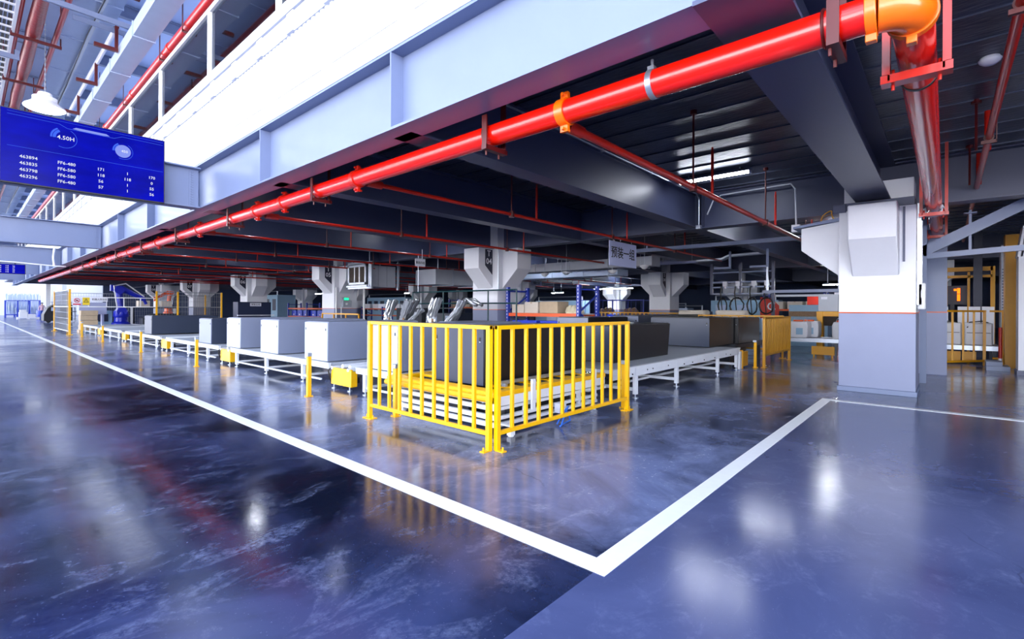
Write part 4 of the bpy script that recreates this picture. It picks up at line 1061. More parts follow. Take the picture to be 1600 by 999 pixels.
for k, (x, y0, y1, z) in enumerate(((18.0, 6.86, 8.4, 3.12), (18.6, 7.7, 8.6, 3.26))):
    t = thing('batten_lamp', ('longer lower' if k == 0 else 'shorter upper')+' unlit white batten lamp hung beside the lilac sign', 'lamp', (x, (y0+y1)/2, z), 'unlit batten lamps')
    mk('lamp_housing', B().box(x-0.10, x+0.10, y0, y1, z, z+0.09), 'signlilac', t, bev=0.01)
    mk('hanger_rod', B().cyl((x, y0+0.2, z+0.09), (x, y0+0.2, ZT), 0.010, 6).cyl((x, y1-0.2, z+0.09), (x, y1-0.2, ZT), 0.010, 6), 'galv', t)
tag(mk('cable_tray', B().bar((18.0, 6.85, 3.18), (18.0, 5.95, 3.20), 0.35, 0.06).bar((18.0, 5.95, 3.20), (18.0, 5.72, 3.30), 0.35, 0.06).bar((18.0, 5.72, 3.30), (18.0, 4.4, 3.33), 0.35, 0.06), 'galv'), 'stepped galvanised cable tray hung right of the batten lamps', 'cable tray')
t = thing('hanging_rail', 'grey hanging rail frame with lamp trough, right of the hanging cables', 'rail', (19, 3.5, 1.9))
mk('rail_beam', B().box(18.95, 19.05, 2.3, 4.9, 2.0, 2.10), 'steel', t)
mk('lamp_trough', B().box(18.9, 19.1, 2.75, 4.45, 1.86, 1.93), 'ductin', t)
for y in (2.6, 4.75): mk('drop_rod', B().box(18.97, 19.03, y-0.03, y+0.03, 2.1, ZB), 'galv', t)
mk('sign_card', B().box(18.88, 18.90, 2.45, 2.72, 1.78, 1.98), 'signwhite', t)
for k, (x, y0) in enumerate(((16.4, 5.2), (16.4, 4.1))):
    t = thing('bracket_hanger', ('left' if k == 0 else 'right')+' grey L bracket hanging below the deck, above the cable frame', 'bracket', (x, y0, 2.7), 'grey L brackets')
    mk('drop_bar', B().box(x-0.03, x+0.03, y0-0.03, y0+0.03, 2.75, ZB), 'steel', t)
    mk('foot_bar', B().box(x-0.03, x+0.03, y0-0.03, y0+0.50, 2.72, 2.78), 'steel', t)
tag(mk('support_beam', B().box(13.4, 13.55, 0.2, 7.2, 3.10, 3.20).box(13.45, 13.5, 0.6, 0.65, 3.2, ZB).box(13.45, 13.5, 6.6, 6.65, 3.2, ZB), 'steel'), 'grey support beam slung below the deck left of the near right column', 'support beam')

# tool rail with hanging black cables
t = thing('tool_rail', 'grey gantry frame with rails carrying looped black cables', 'tool rail', (20, 5.9, 0))
for y in (4.80, 5.95, 7.04): mk('gantry_post', B().box(19.95, 20.05, y-0.05, y+0.05, 0 if y < 5 else 2.0, 3.22), 'steelin', t)
for z in (2.86, 2.48, 2.28, 2.02): mk('gantry_rail', B().box(19.96, 20.04, 4.8, 7.04, z-0.03, z+0.03), 'steel', t)
for k, y in enumerate((6.5, 6.02, 5.45, 5.0)):
    mk('spring_balancer', B().box(19.88, 20.0, y-0.08, y+0.08, 2.32, 2.5).cyl((19.94, y, 2.22), (19.94, y, 2.34), 0.05, 10), 'signwhite', t)
for k, (y, r) in enumerate(((6.55, 0.27), (6.02, 0.28), (5.47, 0.29), (4.98, 0.27))):
    p = []
    for i in range(46):
        a = i/45*2*PI*(2.6 if k != 1 else 1.6)
        q = 1.0-0.10*((i*3) % 5)/5
        p.append((19.80+0.02*math.sin(i), y+r*q*math.sin(a)*(0.62 if k in (0, 2) else 0.92), 1.55-r*q*math.cos(a)*1.15))
    p = [(19.80, y+0.05, 2.30), (19.80, y+0.08, 2.05)]+p
    tag(mk('hanging_cable', B().tube(p, 0.026, 6), 'cable'), ('leftmost', 'second', 'third', 'rightmost')[k]+' looped black cable hanging from the gantry rails', 'cable', 'looped black cables')

# ================================================================== RACKS, BINS AND BOXES
def rack(lab, x0, x1, y0, y1, h, beams, grp='blue and orange pallet racks', bays=1):
    t = thing('pallet_rack', lab, 'rack', ((x0+x1)/2, (y0+y1)/2, 0), grp)
    ys = [y0+(y1-y0)*i/bays for i in range(bays+1)]
    for y in ys:
        for x in (x0, x1):
            b = B().box(x-0.05, x+0.05, y-0.05, y+0.05, 0, h)
            u = mk('upright', b, 'bluerack', t, bev=0.004)
            hb = B(); z = 0.2
            while z < h-0.05: hb.box(x-0.053, x-0.0502, y-0.012, y+0.012, z, z+0.05); z += 0.10
            mk('upright_holes', hb, 'signwhite', u)
        b = B(); z = 0.3; s = 1
        while z+0.55 < h:
            b.bar((x0 if s > 0 else x1, y, z), (x1 if s > 0 else x0, y, z+0.5), 0.04, 0.04); z += 0.5; s = -s
        b.bar((x0, y, h-0.12), (x1, y, h-0.12), 0.04, 0.05)
        mk('brace', b, 'bluerack', t)
    for z in beams:
        for x in (x0, x1): mk('beam', B().box(x-0.03, x+0.03, y0+0.05, y1-0.05, z-0.10, z), 'orangerack', t, bev=0.004)
        mk('shelf_deck', B().box(x0+0.03, x1-0.03, y0+0.06, y1-0.06, z-0.03, z-0.002), 'ductin', t)
    return t
def bin_(lab, x, y, z, l=0.5, w=0.62, h=0.26, mat='bin'):
    t = thing('storage_bin', lab, 'bin', (x, y, z), 'blue plastic storage bins')
    b = B()
    th = 0.02
    b.box(x-l/2, x+l/2, y-w/2, y+w/2, z, z+th)
    b.box(x-l/2, x-l/2+th, y-w/2, y+w/2, z+th, z+h).box(x+l/2-th, x+l/2, y-w/2, y+w/2, z+th, z+h)
    b.box(x-l/2+th, x+l/2-th, y-w/2, y-w/2+th, z+th, z+h).box(x-l/2+th, x+l/2-th, y+w/2-th, y+w/2, z+th, z+h)
    b.box(x-l/2-0.015, x+l/2+0.015, y-w/2-0.015, y+w/2+0.015, z+h-0.03, z+h-0.012)
    for i in range(4): b.box(x-l/2-0.01, x-l/2, y-w/2+0.1+i*(w-0.2)/3-0.01, y-w/2+0.1+i*(w-0.2)/3+0.01, z+0.02, z+h-0.03)
    mk('bin_body', b, mat, t)
    mk('card_holder', B().box(x-l/2-0.013, x-l/2-0.010, y-0.09, y+0.09, z+0.06, z+0.16), 'signwhite', t)
rack('blue upright rack with an orange beam, right beside the T 04 column', 11.16, 12.10, 7.48, 10.08, 2.06, (0.76, 1.27))
for i, y in enumerate((9.50, 8.42)): bin_('blue plastic bin '+('nearest the T 04 column', 'second')[i]+' on the lower shelf of the blue rack', 11.5, y, 0.762, 0.5, 0.92, 0.28)
def carton(lab, x0, x1, y0, y1, z0, z1, mat='cardpale', grp='cartons on the racks'):
    t = thing('carton', lab, 'box', ((x0+x1)/2, (y0+y1)/2, z0), grp)
    mk('carton_body', B().box(x0, x1, y0, y1, z0, z1), mat, t, bev=0.006)
    mk('carton_tape', B().box(x0-0.002, x1+0.002, (y0+y1)/2-0.03, (y0+y1)/2+0.03, z1-0.05, z1+0.003), 'card', t)
carton('pale carton at the left end of the rack shelf beside the T 04 column', 11.25, 11.85, 9.52, 10.0, 1.273, 1.53)
carton('pale carton second from the T 04 column on the rack shelf', 11.25, 11.85, 8.98, 9.49, 1.273, 1.60)
carton('taller brown-topped carton third from the T 04 column on the rack shelf', 11.3, 11.85, 8.30, 8.95, 1.273, 1.61, 'card')
b = B()
for i in range(9):
    b.lathe((11.42+0.06*(i % 3), 7.66+0.043*i, 1.272), [(0, 0), (0.15, 0.0), (0.17, 0.05), (0.13, 0.12+0.03*(i % 3)), (0.05, 0.17+0.02*(i % 4)), (0, 0.18)], 10)
tag(mk('packing_film', b, 'cloth'), 'crumpled cream packing film heaped on the rack shelf right of the cartons', 'packing film', kind='stuff')
carton('white carton standing on the lower rack shelf at its right end', 11.2, 11.7, 7.54, 7.88, 0.765, 1.16, 'signwhite')
rack('orange-beamed rack with blue bins seen between the T 06 and T 05 columns', 17.0, 18.0, 32.4, 38.6, 1.75, (0.75, 1.36), bays=2)
for i in range(5): bin_('%s blue bin from the left on the rack between T 06 and T 05' % ORD[i], 17.5, (38.05, 37.1, 36.1, 34.9, 33.9)[i], 0.753, 0.6, 0.78, 0.42)
rack('low orange-beamed rack far back, left of the foil bundles', 24.0, 25.0, 33.0, 39.5, 1.5, (0.8, 1.35), bays=2)
for i in range(4): carton('%s white carton from the left on the low rack behind the foil bundles' % ORD[i], 24.1, 24.9, (38.4, 37.0, 35.0, 33.6)[i], (39.3, 37.9, 35.9, 34.5)[i], 1.352, 1.75, 'signwhite')
rack('tall orange-beamed rack far back, beyond the foil bundles', 27.0, 28.0, 25.0, 31.0, 2.2, (0.9, 1.5), bays=2)
for i in range(4): carton(('brown', 'pale', 'brown', 'pale')[i]+' carton number %s from the left on the tall far rack' % ORD[i], 27.1, 27.9, (29.9, 28.6, 26.8, 25.5)[i], (30.8, 29.5, 27.7, 26.4)[i], 1.502, 1.95, ('card', 'cardpale')[i % 2])
rack('long orange-beamed rack behind the gantry frame at right', 29.0, 30.0, 1.8, 7.4, 2.3, (0.9, 1.45), bays=2)
for i in range(5): carton('%s pale carton from the left on the long rack behind the gantry frame' % ORD[i], 29.1, 29.9, (6.5, 5.6, 4.75, 3.2, 2.2)[i], (7.2, 6.3, 5.45, 3.9, 2.9)[i], 1.452, 1.85, 'cardpale')
# blue mesh stillage with brown bundles
t = thing('mesh_stillage', 'blue wire stillage of brown bundles before the bright far column', 'stillage', (28.2, 16.2, 0))
b = B()
for x in (27.2, 29.2):
    for y in (13.6, 15.7, 18.2): b.box(x-0.03, x+0.03, y-0.03, y+0.03, 0, 2.0)
for z in (0.5, 1.0, 1.95): b.box(27.17, 27.23, 13.6, 18.2, z, z+0.04).box(29.17, 29.23, 13.6, 18.2, z, z+0.04)
for i in range(14): b.box(27.19, 27.21, 13.75+0.33*i, 13.765+0.33*i, 0.5, 1.95)
mk('frame', b, 'bluerack', t)
b = B().box(27.2, 29.2, 13.6, 18.2, 0.44, 0.5); mk('floor_plate', b, 'bluerack', t)
b = B()
for i in range(34):
    cx, cy, cz = 27.85+0.5*random.random(), 14.35+(0.75 if i%2 else 0.8)*random.random()+(1.9 if i%2 else 0), 0.72+0.6*random.random()
    b.tube([(cx-0.3, cy-0.2*random.random(), cz), (cx+0.2, cy+0.25, cz+0.1*random.random())], 0.13+0.05*random.random(), 8)
tag(mk('bundle_heap', b, 'cardbrown'), 'heap of brown rolled bundles inside the blue wire stillage', 'bundles', kind='stuff')

# ================================================================== FOIL-WRAPPED BUNDLES ON THE DARK BENCH
def foil(lab, pts, r0, r1, n=9, foot=True):
    t = thing('foil_bundle', lab, 'foil bundle', pts[0], 'foil-wrapped bundles')
    P = [Vector(p) for p in pts]; b = B()
    for k in range(n):
        a = 2*PI*k/n; path = []; rad = []
        for i in range(9):
            u = i/8*(len(P)-1); j = min(int(u), len(P)-2); q = P[j].lerp(P[j+1], u-j)
            rr = r0+(r1-r0)*i/8
            path.append(q+V(rr*math.cos(a)*0.7, rr*math.sin(a), 0.02*math.sin(k*2+i))); rad.append(0.034+0.016*math.sin(i*1.9+k*2.3))
        b.tube(path, rad, 7)
    mk('foil_wrap', b, 'foil', t)
    if foot:
        b = B()
        for k in range(7): b.tube([P[0]+V(0.02*k-0.06, 0.05*k-0.15, 0.10), P[0]+V(0.02*k-0.06, 0.06*k-0.18, 0.0)], 0.03, 6)
        mk('wire_ends', b, 'cardbrown', t)
zb = 1.0
foil('silver foil bundle leftmost on the dark bench, standing twisted', [(9.0, 13.3, zb), (9.0, 13.25, 1.2), (9.0, 13.0, 1.64)], 0.10, 0.16)
foil('silver foil bundle second from left, thick and upright', [(9.1, 12.62, zb), (9.1, 12.45, 1.2), (9.1, 12.15, 1.66)], 0.11, 0.26, 12)
foil('silver foil bundle drooping beside the thick upright one', [(8.8, 12.25, zb), (8.8, 12.05, 1.30), (8.8, 11.85, 1.60)], 0.08, 0.10, 7)
foil('silver foil bundle in the middle of the bench, leaning right', [(9.0, 11.15, zb), (9.0, 11.1, 1.2), (9.0, 10.85, 1.68)], 0.12, 0.15, 10)
foil('silver foil strip leaning low against the middle bundle', [(8.7, 11.75, zb), (8.7, 11.4, 1.2), (8.7, 11.2, 1.35)], 0.05, 0.08, 6, False)
foil('silver foil bundle arched over left of the T 04 column', [(9.5, 10.75, 1.0), (9.5, 10.4, 1.55), (9.5, 10.05, 1.66), (9.5, 9.7, 1.5)], 0.10, 0.14, 9, False)
foil('long straight silver tube bundle leaning beside the T 04 column', [(8.85, 10.2, zb), (8.85, 9.85, 1.3), (8.85, 9.6, 1.62)], 0.10, 0.10, 8, False)
for k in range(3):
    pass
t = thing('tube_stand', 'dark green tube frame behind the foil bundles', 'frame', (10.3, 11.6, 0))
b = B()
for y in (8.9, 10.0, 12.0, 13.6): b.cyl((10.2, y, 0), (10.2, y, 1.95), 0.022, 8)
for z in (1.55, 1.93): b.cyl((10.2, 8.9, z), (10.2, 13.6, z), 0.022, 8)
mk('tubes', b, pmat('dark_green_tube', (20, 62, 70), 0.4), t)
for y in (9.6, 13.3): mk('hanger_rod', B().cyl((10.2, y, 1.95), (10.2, y, 3.2), 0.012, 6), 'galv', t)

# ================================================================== DARK BOARD BEFORE T 06
t = thing('machine_board', 'dark blue machine cabinet with white name plate before the T 06 column', 'machine cabinet', (10.15, 27.3, 0))
mk('cabinet_body', B().box(9.34, 10.98, 27.02, 27.7, 0.12, 1.67).box(9.45, 9.6, 27.1, 27.6, 0, 0.12).box(10.7, 10.85, 27.1, 27.6, 0, 0.12), 'board', t, bev=0.01)
mk('name_plate', B().box(9.92, 10.47, 27.005, 27.02, 1.45, 1.62), 'signwhite', t)
text('lettering', '预装五组', t, 'black_ink', (10.195, 27.0, 1.535), (1, 0, 0), (0, 0, 1), 0.11)
mk('ledge', B().box(9.3, 11.1, 26.9, 27.02, 0.96, 1.0), 'signwhite', t)
# ================================================================== ROBOT CELL (far left)
def wire_grid(b, p0, p1, z0, z1, step, r=0.006, hz=()):
    p0 = Vector((p0[0], p0[1], 0)); p1 = Vector((p1[0], p1[1], 0)); L_ = (p1-p0).length; n = int(L_/step)
    for i in range(1, n):
        q = p0.lerp(p1, i/n); b.tube([q+V(0, 0, z0), q+V(0, 0, z1)], r, 3, cap=False)
    z = z0
    while z < z1: b.tube([p0+V(0, 0, z), p1+V(0, 0, z)], r, 3, cap=False); z += step*2.5
def cage(lab, p0, p1, mesh=True, h=2.24, posts=(1, 1), grp='robot cell mesh fence panels', band=None):
    a = Vector((p0[0], p0[1], 0)); c = Vector((p1[0], p1[1], 0)); m_ = (a+c)/2
    t = thing('mesh_fence', lab, 'mesh fence', (m_.x, m_.y, 0), grp)
    for k, p in enumerate((a, c)):
        if posts[k]: mk('post', B().bar(p, p+V(0, 0, h), 0.08, 0.08).bar(p+V(-0.12, 0, 0.01), p+V(0.12, 0, 0.01), 0.14, 0.02), 'yellow', t)
    if mesh:
        b = B(); wire_grid(b, p0, p1, 0.2, h-0.04, 0.12); mk('wire_mesh', b, 'galv', t)
        f = B()
        for z in (0.18, 1.38, h-0.04): f.bar(a+V(0, 0, z), c+V(0, 0, z), 0.03, 0.04)
        mk('mesh_frame', f, 'galv', t)
    if band:
        f = B()
        for z in band: f.bar(a+V(0, 0, z), c+V(0, 0, z), 0.04, 0.045)
        n = int((c-a).length/0.6)
        for i in range(n+1): q = a.lerp(c, i/n); f.bar(q+V(0, 0, band[0]), q+V(0, 0, band[-1]), 0.035, 0.035)
        mk('band_frame', f, 'white', t)
    return t
cage('open white banded panel of the robot cell carrying the warning signs', (3.48, 32), (6.99, 32), mesh=False, posts=(1, 1), band=(1.38, 1.85))
cage('mesh panel of the robot cell, first right of the banded panel', (7.03, 32), (7.97, 32), posts=(0, 1))
cage('mesh panel of the robot cell, second right of the banded panel', (8.07, 32), (10.16, 32), posts=(0, 1))
cage('mesh panel running back along the hall from the tall yellow corner post', (3.44, 32.1), (3.44, 37.5), posts=(0, 1))
cage('inner mesh panel at the rear of the robot cell', (4.2, 39.5), (11.5, 39.5))
t = thing('safety_sign', 'white prohibition sign with red bar, leftmost on the robot cell panel', 'sign', (3.75, 31.9, 1.46), 'safety signs on the robot cell')
mk('sign_plate', B().box(3.58, 3.90, 31.955, 31.965, 1.46, 1.84), 'signwhite', t)
b = B().torus((3.74, 31.95, 1.69), 0.10, 0.013, 'y', 24, 6).bar((3.67, 31.95, 1.76), (3.81, 31.95, 1.62), 0.01, 0.025)
mk('prohibition_ring', b, 'redink', t)
mk('pictogram', B().box(3.69, 3.79, 31.952, 31.954, 1.66, 1.72), 'black_ink', t)
mk('red_bar', B().box(3.59, 3.89, 31.950, 31.955, 1.47, 1.53), 'redink', t)
t = thing('safety_sign', 'yellow warning triangle sign next to the prohibition sign', 'sign', (4.05, 31.9, 1.46), 'safety signs on the robot cell')
mk('sign_plate', B().box(3.95, 4.22, 31.955, 31.965, 1.46, 1.84), 'yellowink', t)
mk('triangle', B().prism([(3.985, 1.59), (4.185, 1.59), (4.085, 1.80)], 'y', 31.950, 31.955), 'black_ink', t)
mk('triangle_inner', B().prism([(4.015, 1.61), (4.155, 1.61), (4.085, 1.76)], 'y', 31.947, 31.950), 'yellowink', t)
mk('exclamation', B().box(4.078, 4.092, 31.945, 31.947, 1.65, 1.72).box(4.078, 4.092, 31.945, 31.947, 1.62, 1.638), 'black_ink', t)
t = thing('safety_sign', 'long white text sign right of the yellow warning triangle', 'sign', (4.55, 31.9, 1.66), 'safety signs on the robot cell')
mk('sign_plate', B().box(4.28, 4.92, 31.955, 31.965, 1.64, 1.85), 'signwhite', t)
text('lettering', '机器人作业区', t, 'black_ink', (4.6, 31.95, 1.745), (1, 0, 0), (0, 0, 1), 0.10)

def robot(lab, x, y, mat, s=1.0, flip=1, zb=0.3):
    t = thing('robot_arm', lab, 'robot', (x, y, 0), 'industrial robot arms')
    mk('pedestal', B().box(x-0.42*s, x+0.42*s, y-0.42*s, y+0.42*s, 0, zb).lathe((x, y, zb), [(0.40*s, 0), (0.40*s, 0.12*s), (0.30*s, 0.2*s), (0.28*s, 0.42*s), (0, 0.42*s)], 20), mat, t, bev=0.01)
    z = zb+0.42*s
    mk('turret', B().lathe((x, y, z), [(0.30*s, 0), (0.34*s, 0.08*s), (0.30*s, 0.34*s), (0, 0.34*s)], 20).cyl((x, y-0.30*s, z+0.30*s), (x, y+0.30*s, z+0.30*s), 0.22*s, 18), mat, t)
    sh = V(x, y, z+0.30*s); el = V(x-0.10*flip*s, y, z+1.42*s); wr = V(x+0.95*flip*s, y, z+0.98*s)
    mk('lower_arm', B().tube([sh, sh.lerp(el, 0.5), el], [0.20*s, 0.15*s, 0.17*s], 14), mat, t)
    mk('elbow_joint', B().cyl(el+V(0, -0.24*s, 0), el+V(0, 0.24*s, 0), 0.21*s, 18).box(el.x-0.34*s*flip, el.x, y-0.14*s, y+0.14*s, el.z-0.05*s, el.z+0.26*s), mat, t)
    mk('forearm', B().tube([el+V(0.05*flip, 0, 0.12*s), el.lerp(wr, 0.6)+V(0, 0, 0.06*s), wr], [0.16*s, 0.12*s, 0.10*s], 14), mat, t)
    mk('wrist', B().cyl(wr+V(-0.05, -0.12*s, 0), wr+V(-0.05, 0.12*s, 0), 0.12*s, 14).cyl(wr, wr+V(0.12*flip*s, 0, -0.28*s), 0.07*s, 12), mat, t)
    mk('cable_guide', B().tube([sh+V(-0.2*flip, -0.2*s, 0.1), el+V(-0.25*flip, -0.2*s, 0.2*s), el+V(0.3*flip, -0.18*s, 0.34*s), wr+V(0, -0.15*s, 0.12*s)], 0.035*s, 8), 'signwhite', t)
robot('tall blue industrial robot arm inside the mesh cell', 6.15, 36.0, 'robot', 1.12)
robot('small orange robot arm behind the mesh, right of the blue one', 10.0, 42.5, 'orangerack', 0.8, -1, 0.9)
t = thing('machine_housing', 'low dark machine housing beside the blue robot', 'machine', (7.6, 34, 0))
mk('housing_body', B().prism([(6.7, 0.1), (8.5, 0.1), (8.5, 1.0), (7.3, 1.0), (6.7, 0.75)], 'y', 33.6, 34.6).box(6.8, 8.4, 33.7, 34.5, 0, 0.1), 'darkmetal', t, bev=0.01)
mk('control_panel', B().box(7.5, 8.2, 33.58, 33.6, 0.55, 0.9), 'black', t)
t = thing('wooden_pallet', 'pallet under the stack of brown cartons inside the robot cell', 'pallet', (4.5, 34.6, 0))
mk('pallet_deck', B().box(4.1, 4.9, 34.2, 35.0, 0.10, 0.14).box(4.1, 4.2, 34.2, 35.0, 0, 0.10).box(4.8, 4.9, 34.2, 35.0, 0, 0.10), 'card', t)
for i in range(4): carton(('lowest', 'second', 'third', 'topmost')[i]+' brown carton of the pallet stack inside the robot cell', 4.15+0.02*(i % 2), 4.85+0.02*(i % 2), 34.25, 34.95, 0.142+0.26*i, 0.39+0.26*i, 'card', 'stacked cartons in the robot cell')
t = thing('machine_housing', 'pale blue machine box behind the carton stack in the robot cell', 'machine', (5.3, 38, 0))
mk('housing_body', B().box(4.6, 6.0, 37.5, 38.6, 0.1, 1.15).box(4.7, 5.9, 37.6, 38.5, 0, 0.1), 'tealwall', t, bev=0.02)
mk('control_panel', B().box(4.8, 5.8, 37.48, 37.5, 0.5, 0.95), 'board', t)
for k, x in enumerate((7.4, 8.6)):
    carton(('left', 'right')[k]+' pale carton on a shelf behind the robot cell band', x, x+0.6, 38.2, 38.8, 1.352, 1.78, 'cardpale', 'cartons behind the robot')
t = thing('storage_shelf', 'dark shelf behind the blue robot carrying two pale cartons', 'shelf', (8.3, 38.5, 0))
mk('shelf_board', B().box(7.1, 9.5, 38.1, 38.9, 1.30, 1.35), 'darkmetal', t)
for x in (7.15, 9.45): mk('leg', B().box(x-0.04, x+0.04, 38.15, 38.85, 0, 1.30), 'darkmetal', t)
t = thing('machine_cover', 'pale lilac machine cover behind the safety signs of the robot cell', 'machine cover', (5.6, 36.5, 0))
mk('cover', B().box(4.3, 5.5, 36.0, 36.6, 0.95, 1.62).box(4.4, 4.5, 36.1, 36.5, 0, 0.95).box(5.3, 5.4, 36.1, 36.5, 0, 0.95), 'signlilac', t)
t = thing('rail_track', 'grey floor rail plate in front of the blue robot', 'rail', (6.6, 33.1, 0))
mk('rail_plate', B().box(6.6, 8.6, 33.0, 33.3, 0.30, 0.42), 'galv', t)
for x in (6.7, 8.5): mk('leg', B().box(x-0.05, x+0.05, 33.02, 33.28, 0, 0.30), 'yellow', t)

# ================================================================== FAR END OF THE HALL
for k, (x0, x1, y, h, hb) in enumerate(((3.5, 5.6, 86, 2.1, 2.9), (4.6, 7.0, 92, 2.2, 3.05))):
    t = thing('tube_cage', ('nearer' if k == 0 else 'farther')+' blue cage full of pale plastic tubes at the far end of the hall', 'cage', ((x0+x1)/2, y+0.6, 0), 'blue cages of tubes')
    b = B()
    for x in (x0, (x0+x1)/2, x1):
        for yy in (y, y+1.2): b.box(x-0.06, x+0.06, yy-0.06, yy+0.06, 0, h)
    for z in (0.3, h-0.08): b.box(x0, x1, y-0.04, y+0.04, z, z+0.08).box(x0, x1, y+1.16, y+1.24, z, z+0.08)
    b.box(x0, x1, y, y+1.2, 0.26, 0.3)
    mk('cage_frame', b, 'bluerack', t)
    b = B()
    for i in range(46):
        x = x0+0.12+(x1-x0-0.24)*i/45; a = 0.25*math.sin(i*2.7)
        b.tube([(x, y+0.2+0.8*((i*7) % 10)/10, 0.32), (x+a*0.5, y+0.3, hb*0.6), (min(x1, max(x0, x+a)), y+0.4, hb-0.3*((i*3) % 4)/4)], 0.035, 6)
    tag(mk('plastic_tubes', b, 'duct'), 'pale plastic tubes bristling out of the '+('nearer' if k == 0 else 'farther')+' blue cage', 'tubes', None, 'stuff')
t = thing('white_pallet', 'white pallet under white crates near the far end of the hall', 'pallet', (4.5, 73, 0))
mk('pallet_deck', B().box(3.8, 5.5, 72.6, 73.6, 0.08, 0.22).box(3.8, 4.0, 72.6, 73.6, 0, 0.08).box(4.55, 4.75, 72.6, 73.6, 0, 0.08).box(5.3, 5.5, 72.6, 73.6, 0, 0.08), 'signwhite', t)
for nm, bx in (('tall white crate at the left of the far white pallet', (3.95, 4.6, 72.7, 73.4, 0.225, 0.75)), ('low white crate at the right of the far white pallet', (4.62, 5.2, 72.7, 73.4, 0.225, 0.55)), ('small white crate on top of the tall one on the far pallet', (4.0, 4.5, 72.75, 73.3, 0.755, 1.0))): tag(mk('white_crate', B().box(*bx), 'tub', bev=0.02), nm, 'crate', 'white crates on the far pallet')
tag(mk('drum', B().lathe((5.75, 74.5, 0), [(0, 0), (0.36, 0), (0.38, 0.05), (0.36, 0.3), (0.38, 0.33), (0.36, 0.36), (0.38, 0.66), (0.36, 0.7), (0.37, 0.95), (0.33, 0.97), (0, 0.97)], 20), 'bin'), 'bright blue plastic drum beside the white pallet', 'drum')
t = thing('utility_truck', 'dark blocky machine standing just left of the mesh cage', 'machine', (5.0, 57, 0))
mk('truck_body', B().prism([(4.5, 0.15), (6.3, 0.15), (6.3, 1.5), (5.2, 1.55), (4.75, 1.25), (4.5, 0.7)], 'y', 56.2, 58.2), 'black', t, bev=0.03)
for x in (4.8, 6.0): mk('wheel', B().cyl((x, 56.25, 0.16), (x, 56.5, 0.16), 0.16, 16), 'black', t)
mk('control_panel', B().box(4.95, 5.5, 56.17, 56.2, 1.0, 1.3), 'duct', t)
mk('top_rail', B().box(4.9, 6.3, 56.3, 56.4, 1.72, 1.78).box(5.0, 5.06, 56.3, 56.36, 1.5, 1.72).box(6.2, 6.26, 56.3, 56.36, 1.5, 1.72), 'galv', t)
for k, (x, y) in enumerate(((6.6, 80), (7.4, 84), (8.2, 82), (9.4, 88))):
    setting('column', B().box(x, x+0.4, y, y+0.4, 0, 4.08), 'wall')
t = thing('work_bench', 'white bench at the far end of the hall, behind the person', 'work bench', (7, 76, 0), 'far benches')
mk('bench_top', B().box(5.9, 8.8, 75.5, 76.5, 1.28, 1.36), 'white', t)
mk('shelf_rail', B().box(5.9, 8.8, 75.5, 75.6, 0.75, 0.82), 'black', t)
for x in (6.0, 8.7): mk('leg', B().box(x-0.05, x+0.05, 75.55, 76.45, 0, 1.28), 'galv', t)

# person far down the hall
def person(x, y):
    t = thing('person', 'person in a pale pink shirt and blue trousers standing far down the hall', 'person', (x, y, 0))
    me = bpy.data.meshes.new('body')
    vs = [(0, 0, 0.94), (0, 0, 1.12), (0, 0, 1.32), (0, 0, 1.47), (0, 0, 1.54), (0, -0.02, 1.66),
          (0.10, 0, 0.88), (0.11, -0.02, 0.50), (0.11, 0.02, 0.09), (0.11, -0.12, 0.04),
          (-0.10, 0, 0.88), (-0.11, 0.02, 0.50), (-0.11, 0.05, 0.09), (-0.11, -0.09, 0.04),
          (0.19, 0, 1.40), (0.25, -0.02, 1.12), (0.25, -0.14, 0.90), (-0.19, 0, 1.40), (-0.25, 0.0, 1.12), (-0.24, -0.10, 0.88)]
    es = [(0,1),(1,2),(2,3),(3,4),(4,5),(0,6),(6,7),(7,8),(8,9),(0,10),(10,11),(11,12),(12,13),(3,14),(14,15),(15,16),(3,17),(17,18),(18,19)]
    rad = [.15,.14,.16,.09,.055,.095,.09,.062,.042,.036,.09,.062,.042,.036,.06,.045,.036,.06,.045,.036]
    me.from_pydata(vs, es, []); o = bpy.data.objects.new('body', me); COL.objects.link(o)
    sk = o.modifiers.new('skin', 'SKIN')
    for i, v in enumerate(me.skin_vertices[0].data): v.radius = (rad[i], rad[i]*0.85); v.use_root = (i == 0)
    sb = o.modifiers.new('sub', 'SUBSURF'); sb.levels = 2; sb.render_levels = 2
    dg = bpy.context.evaluated_depsgraph_get(); dg.update()
    m2 = bpy.data.meshes.new_from_object(o.evaluated_get(dg)); bpy.data.objects.remove(o)
    for m in ('shirt', 'denim', 'skin'): m2.materials.append(M[m])
    for p in m2.polygons:
        z = p.center.z; p.use_smooth = True
        p.material_index = 2 if z > 1.5 else (0 if z > 0.93 or abs(p.center.x) > 0.2 else 1)
    o = bpy.data.objects.new('body', m2); COL.objects.link(o); o.parent = t
    ROOTLOC['body'] = Vector((x, y, 0))
    mk('hair', B().lathe((x, y+0.01, 1.66), [(0.10, 0.0), (0.105, 0.05), (0.08, 0.10), (0, 0.12)], 14), 'hair', t)
person(5.63, 72.0)

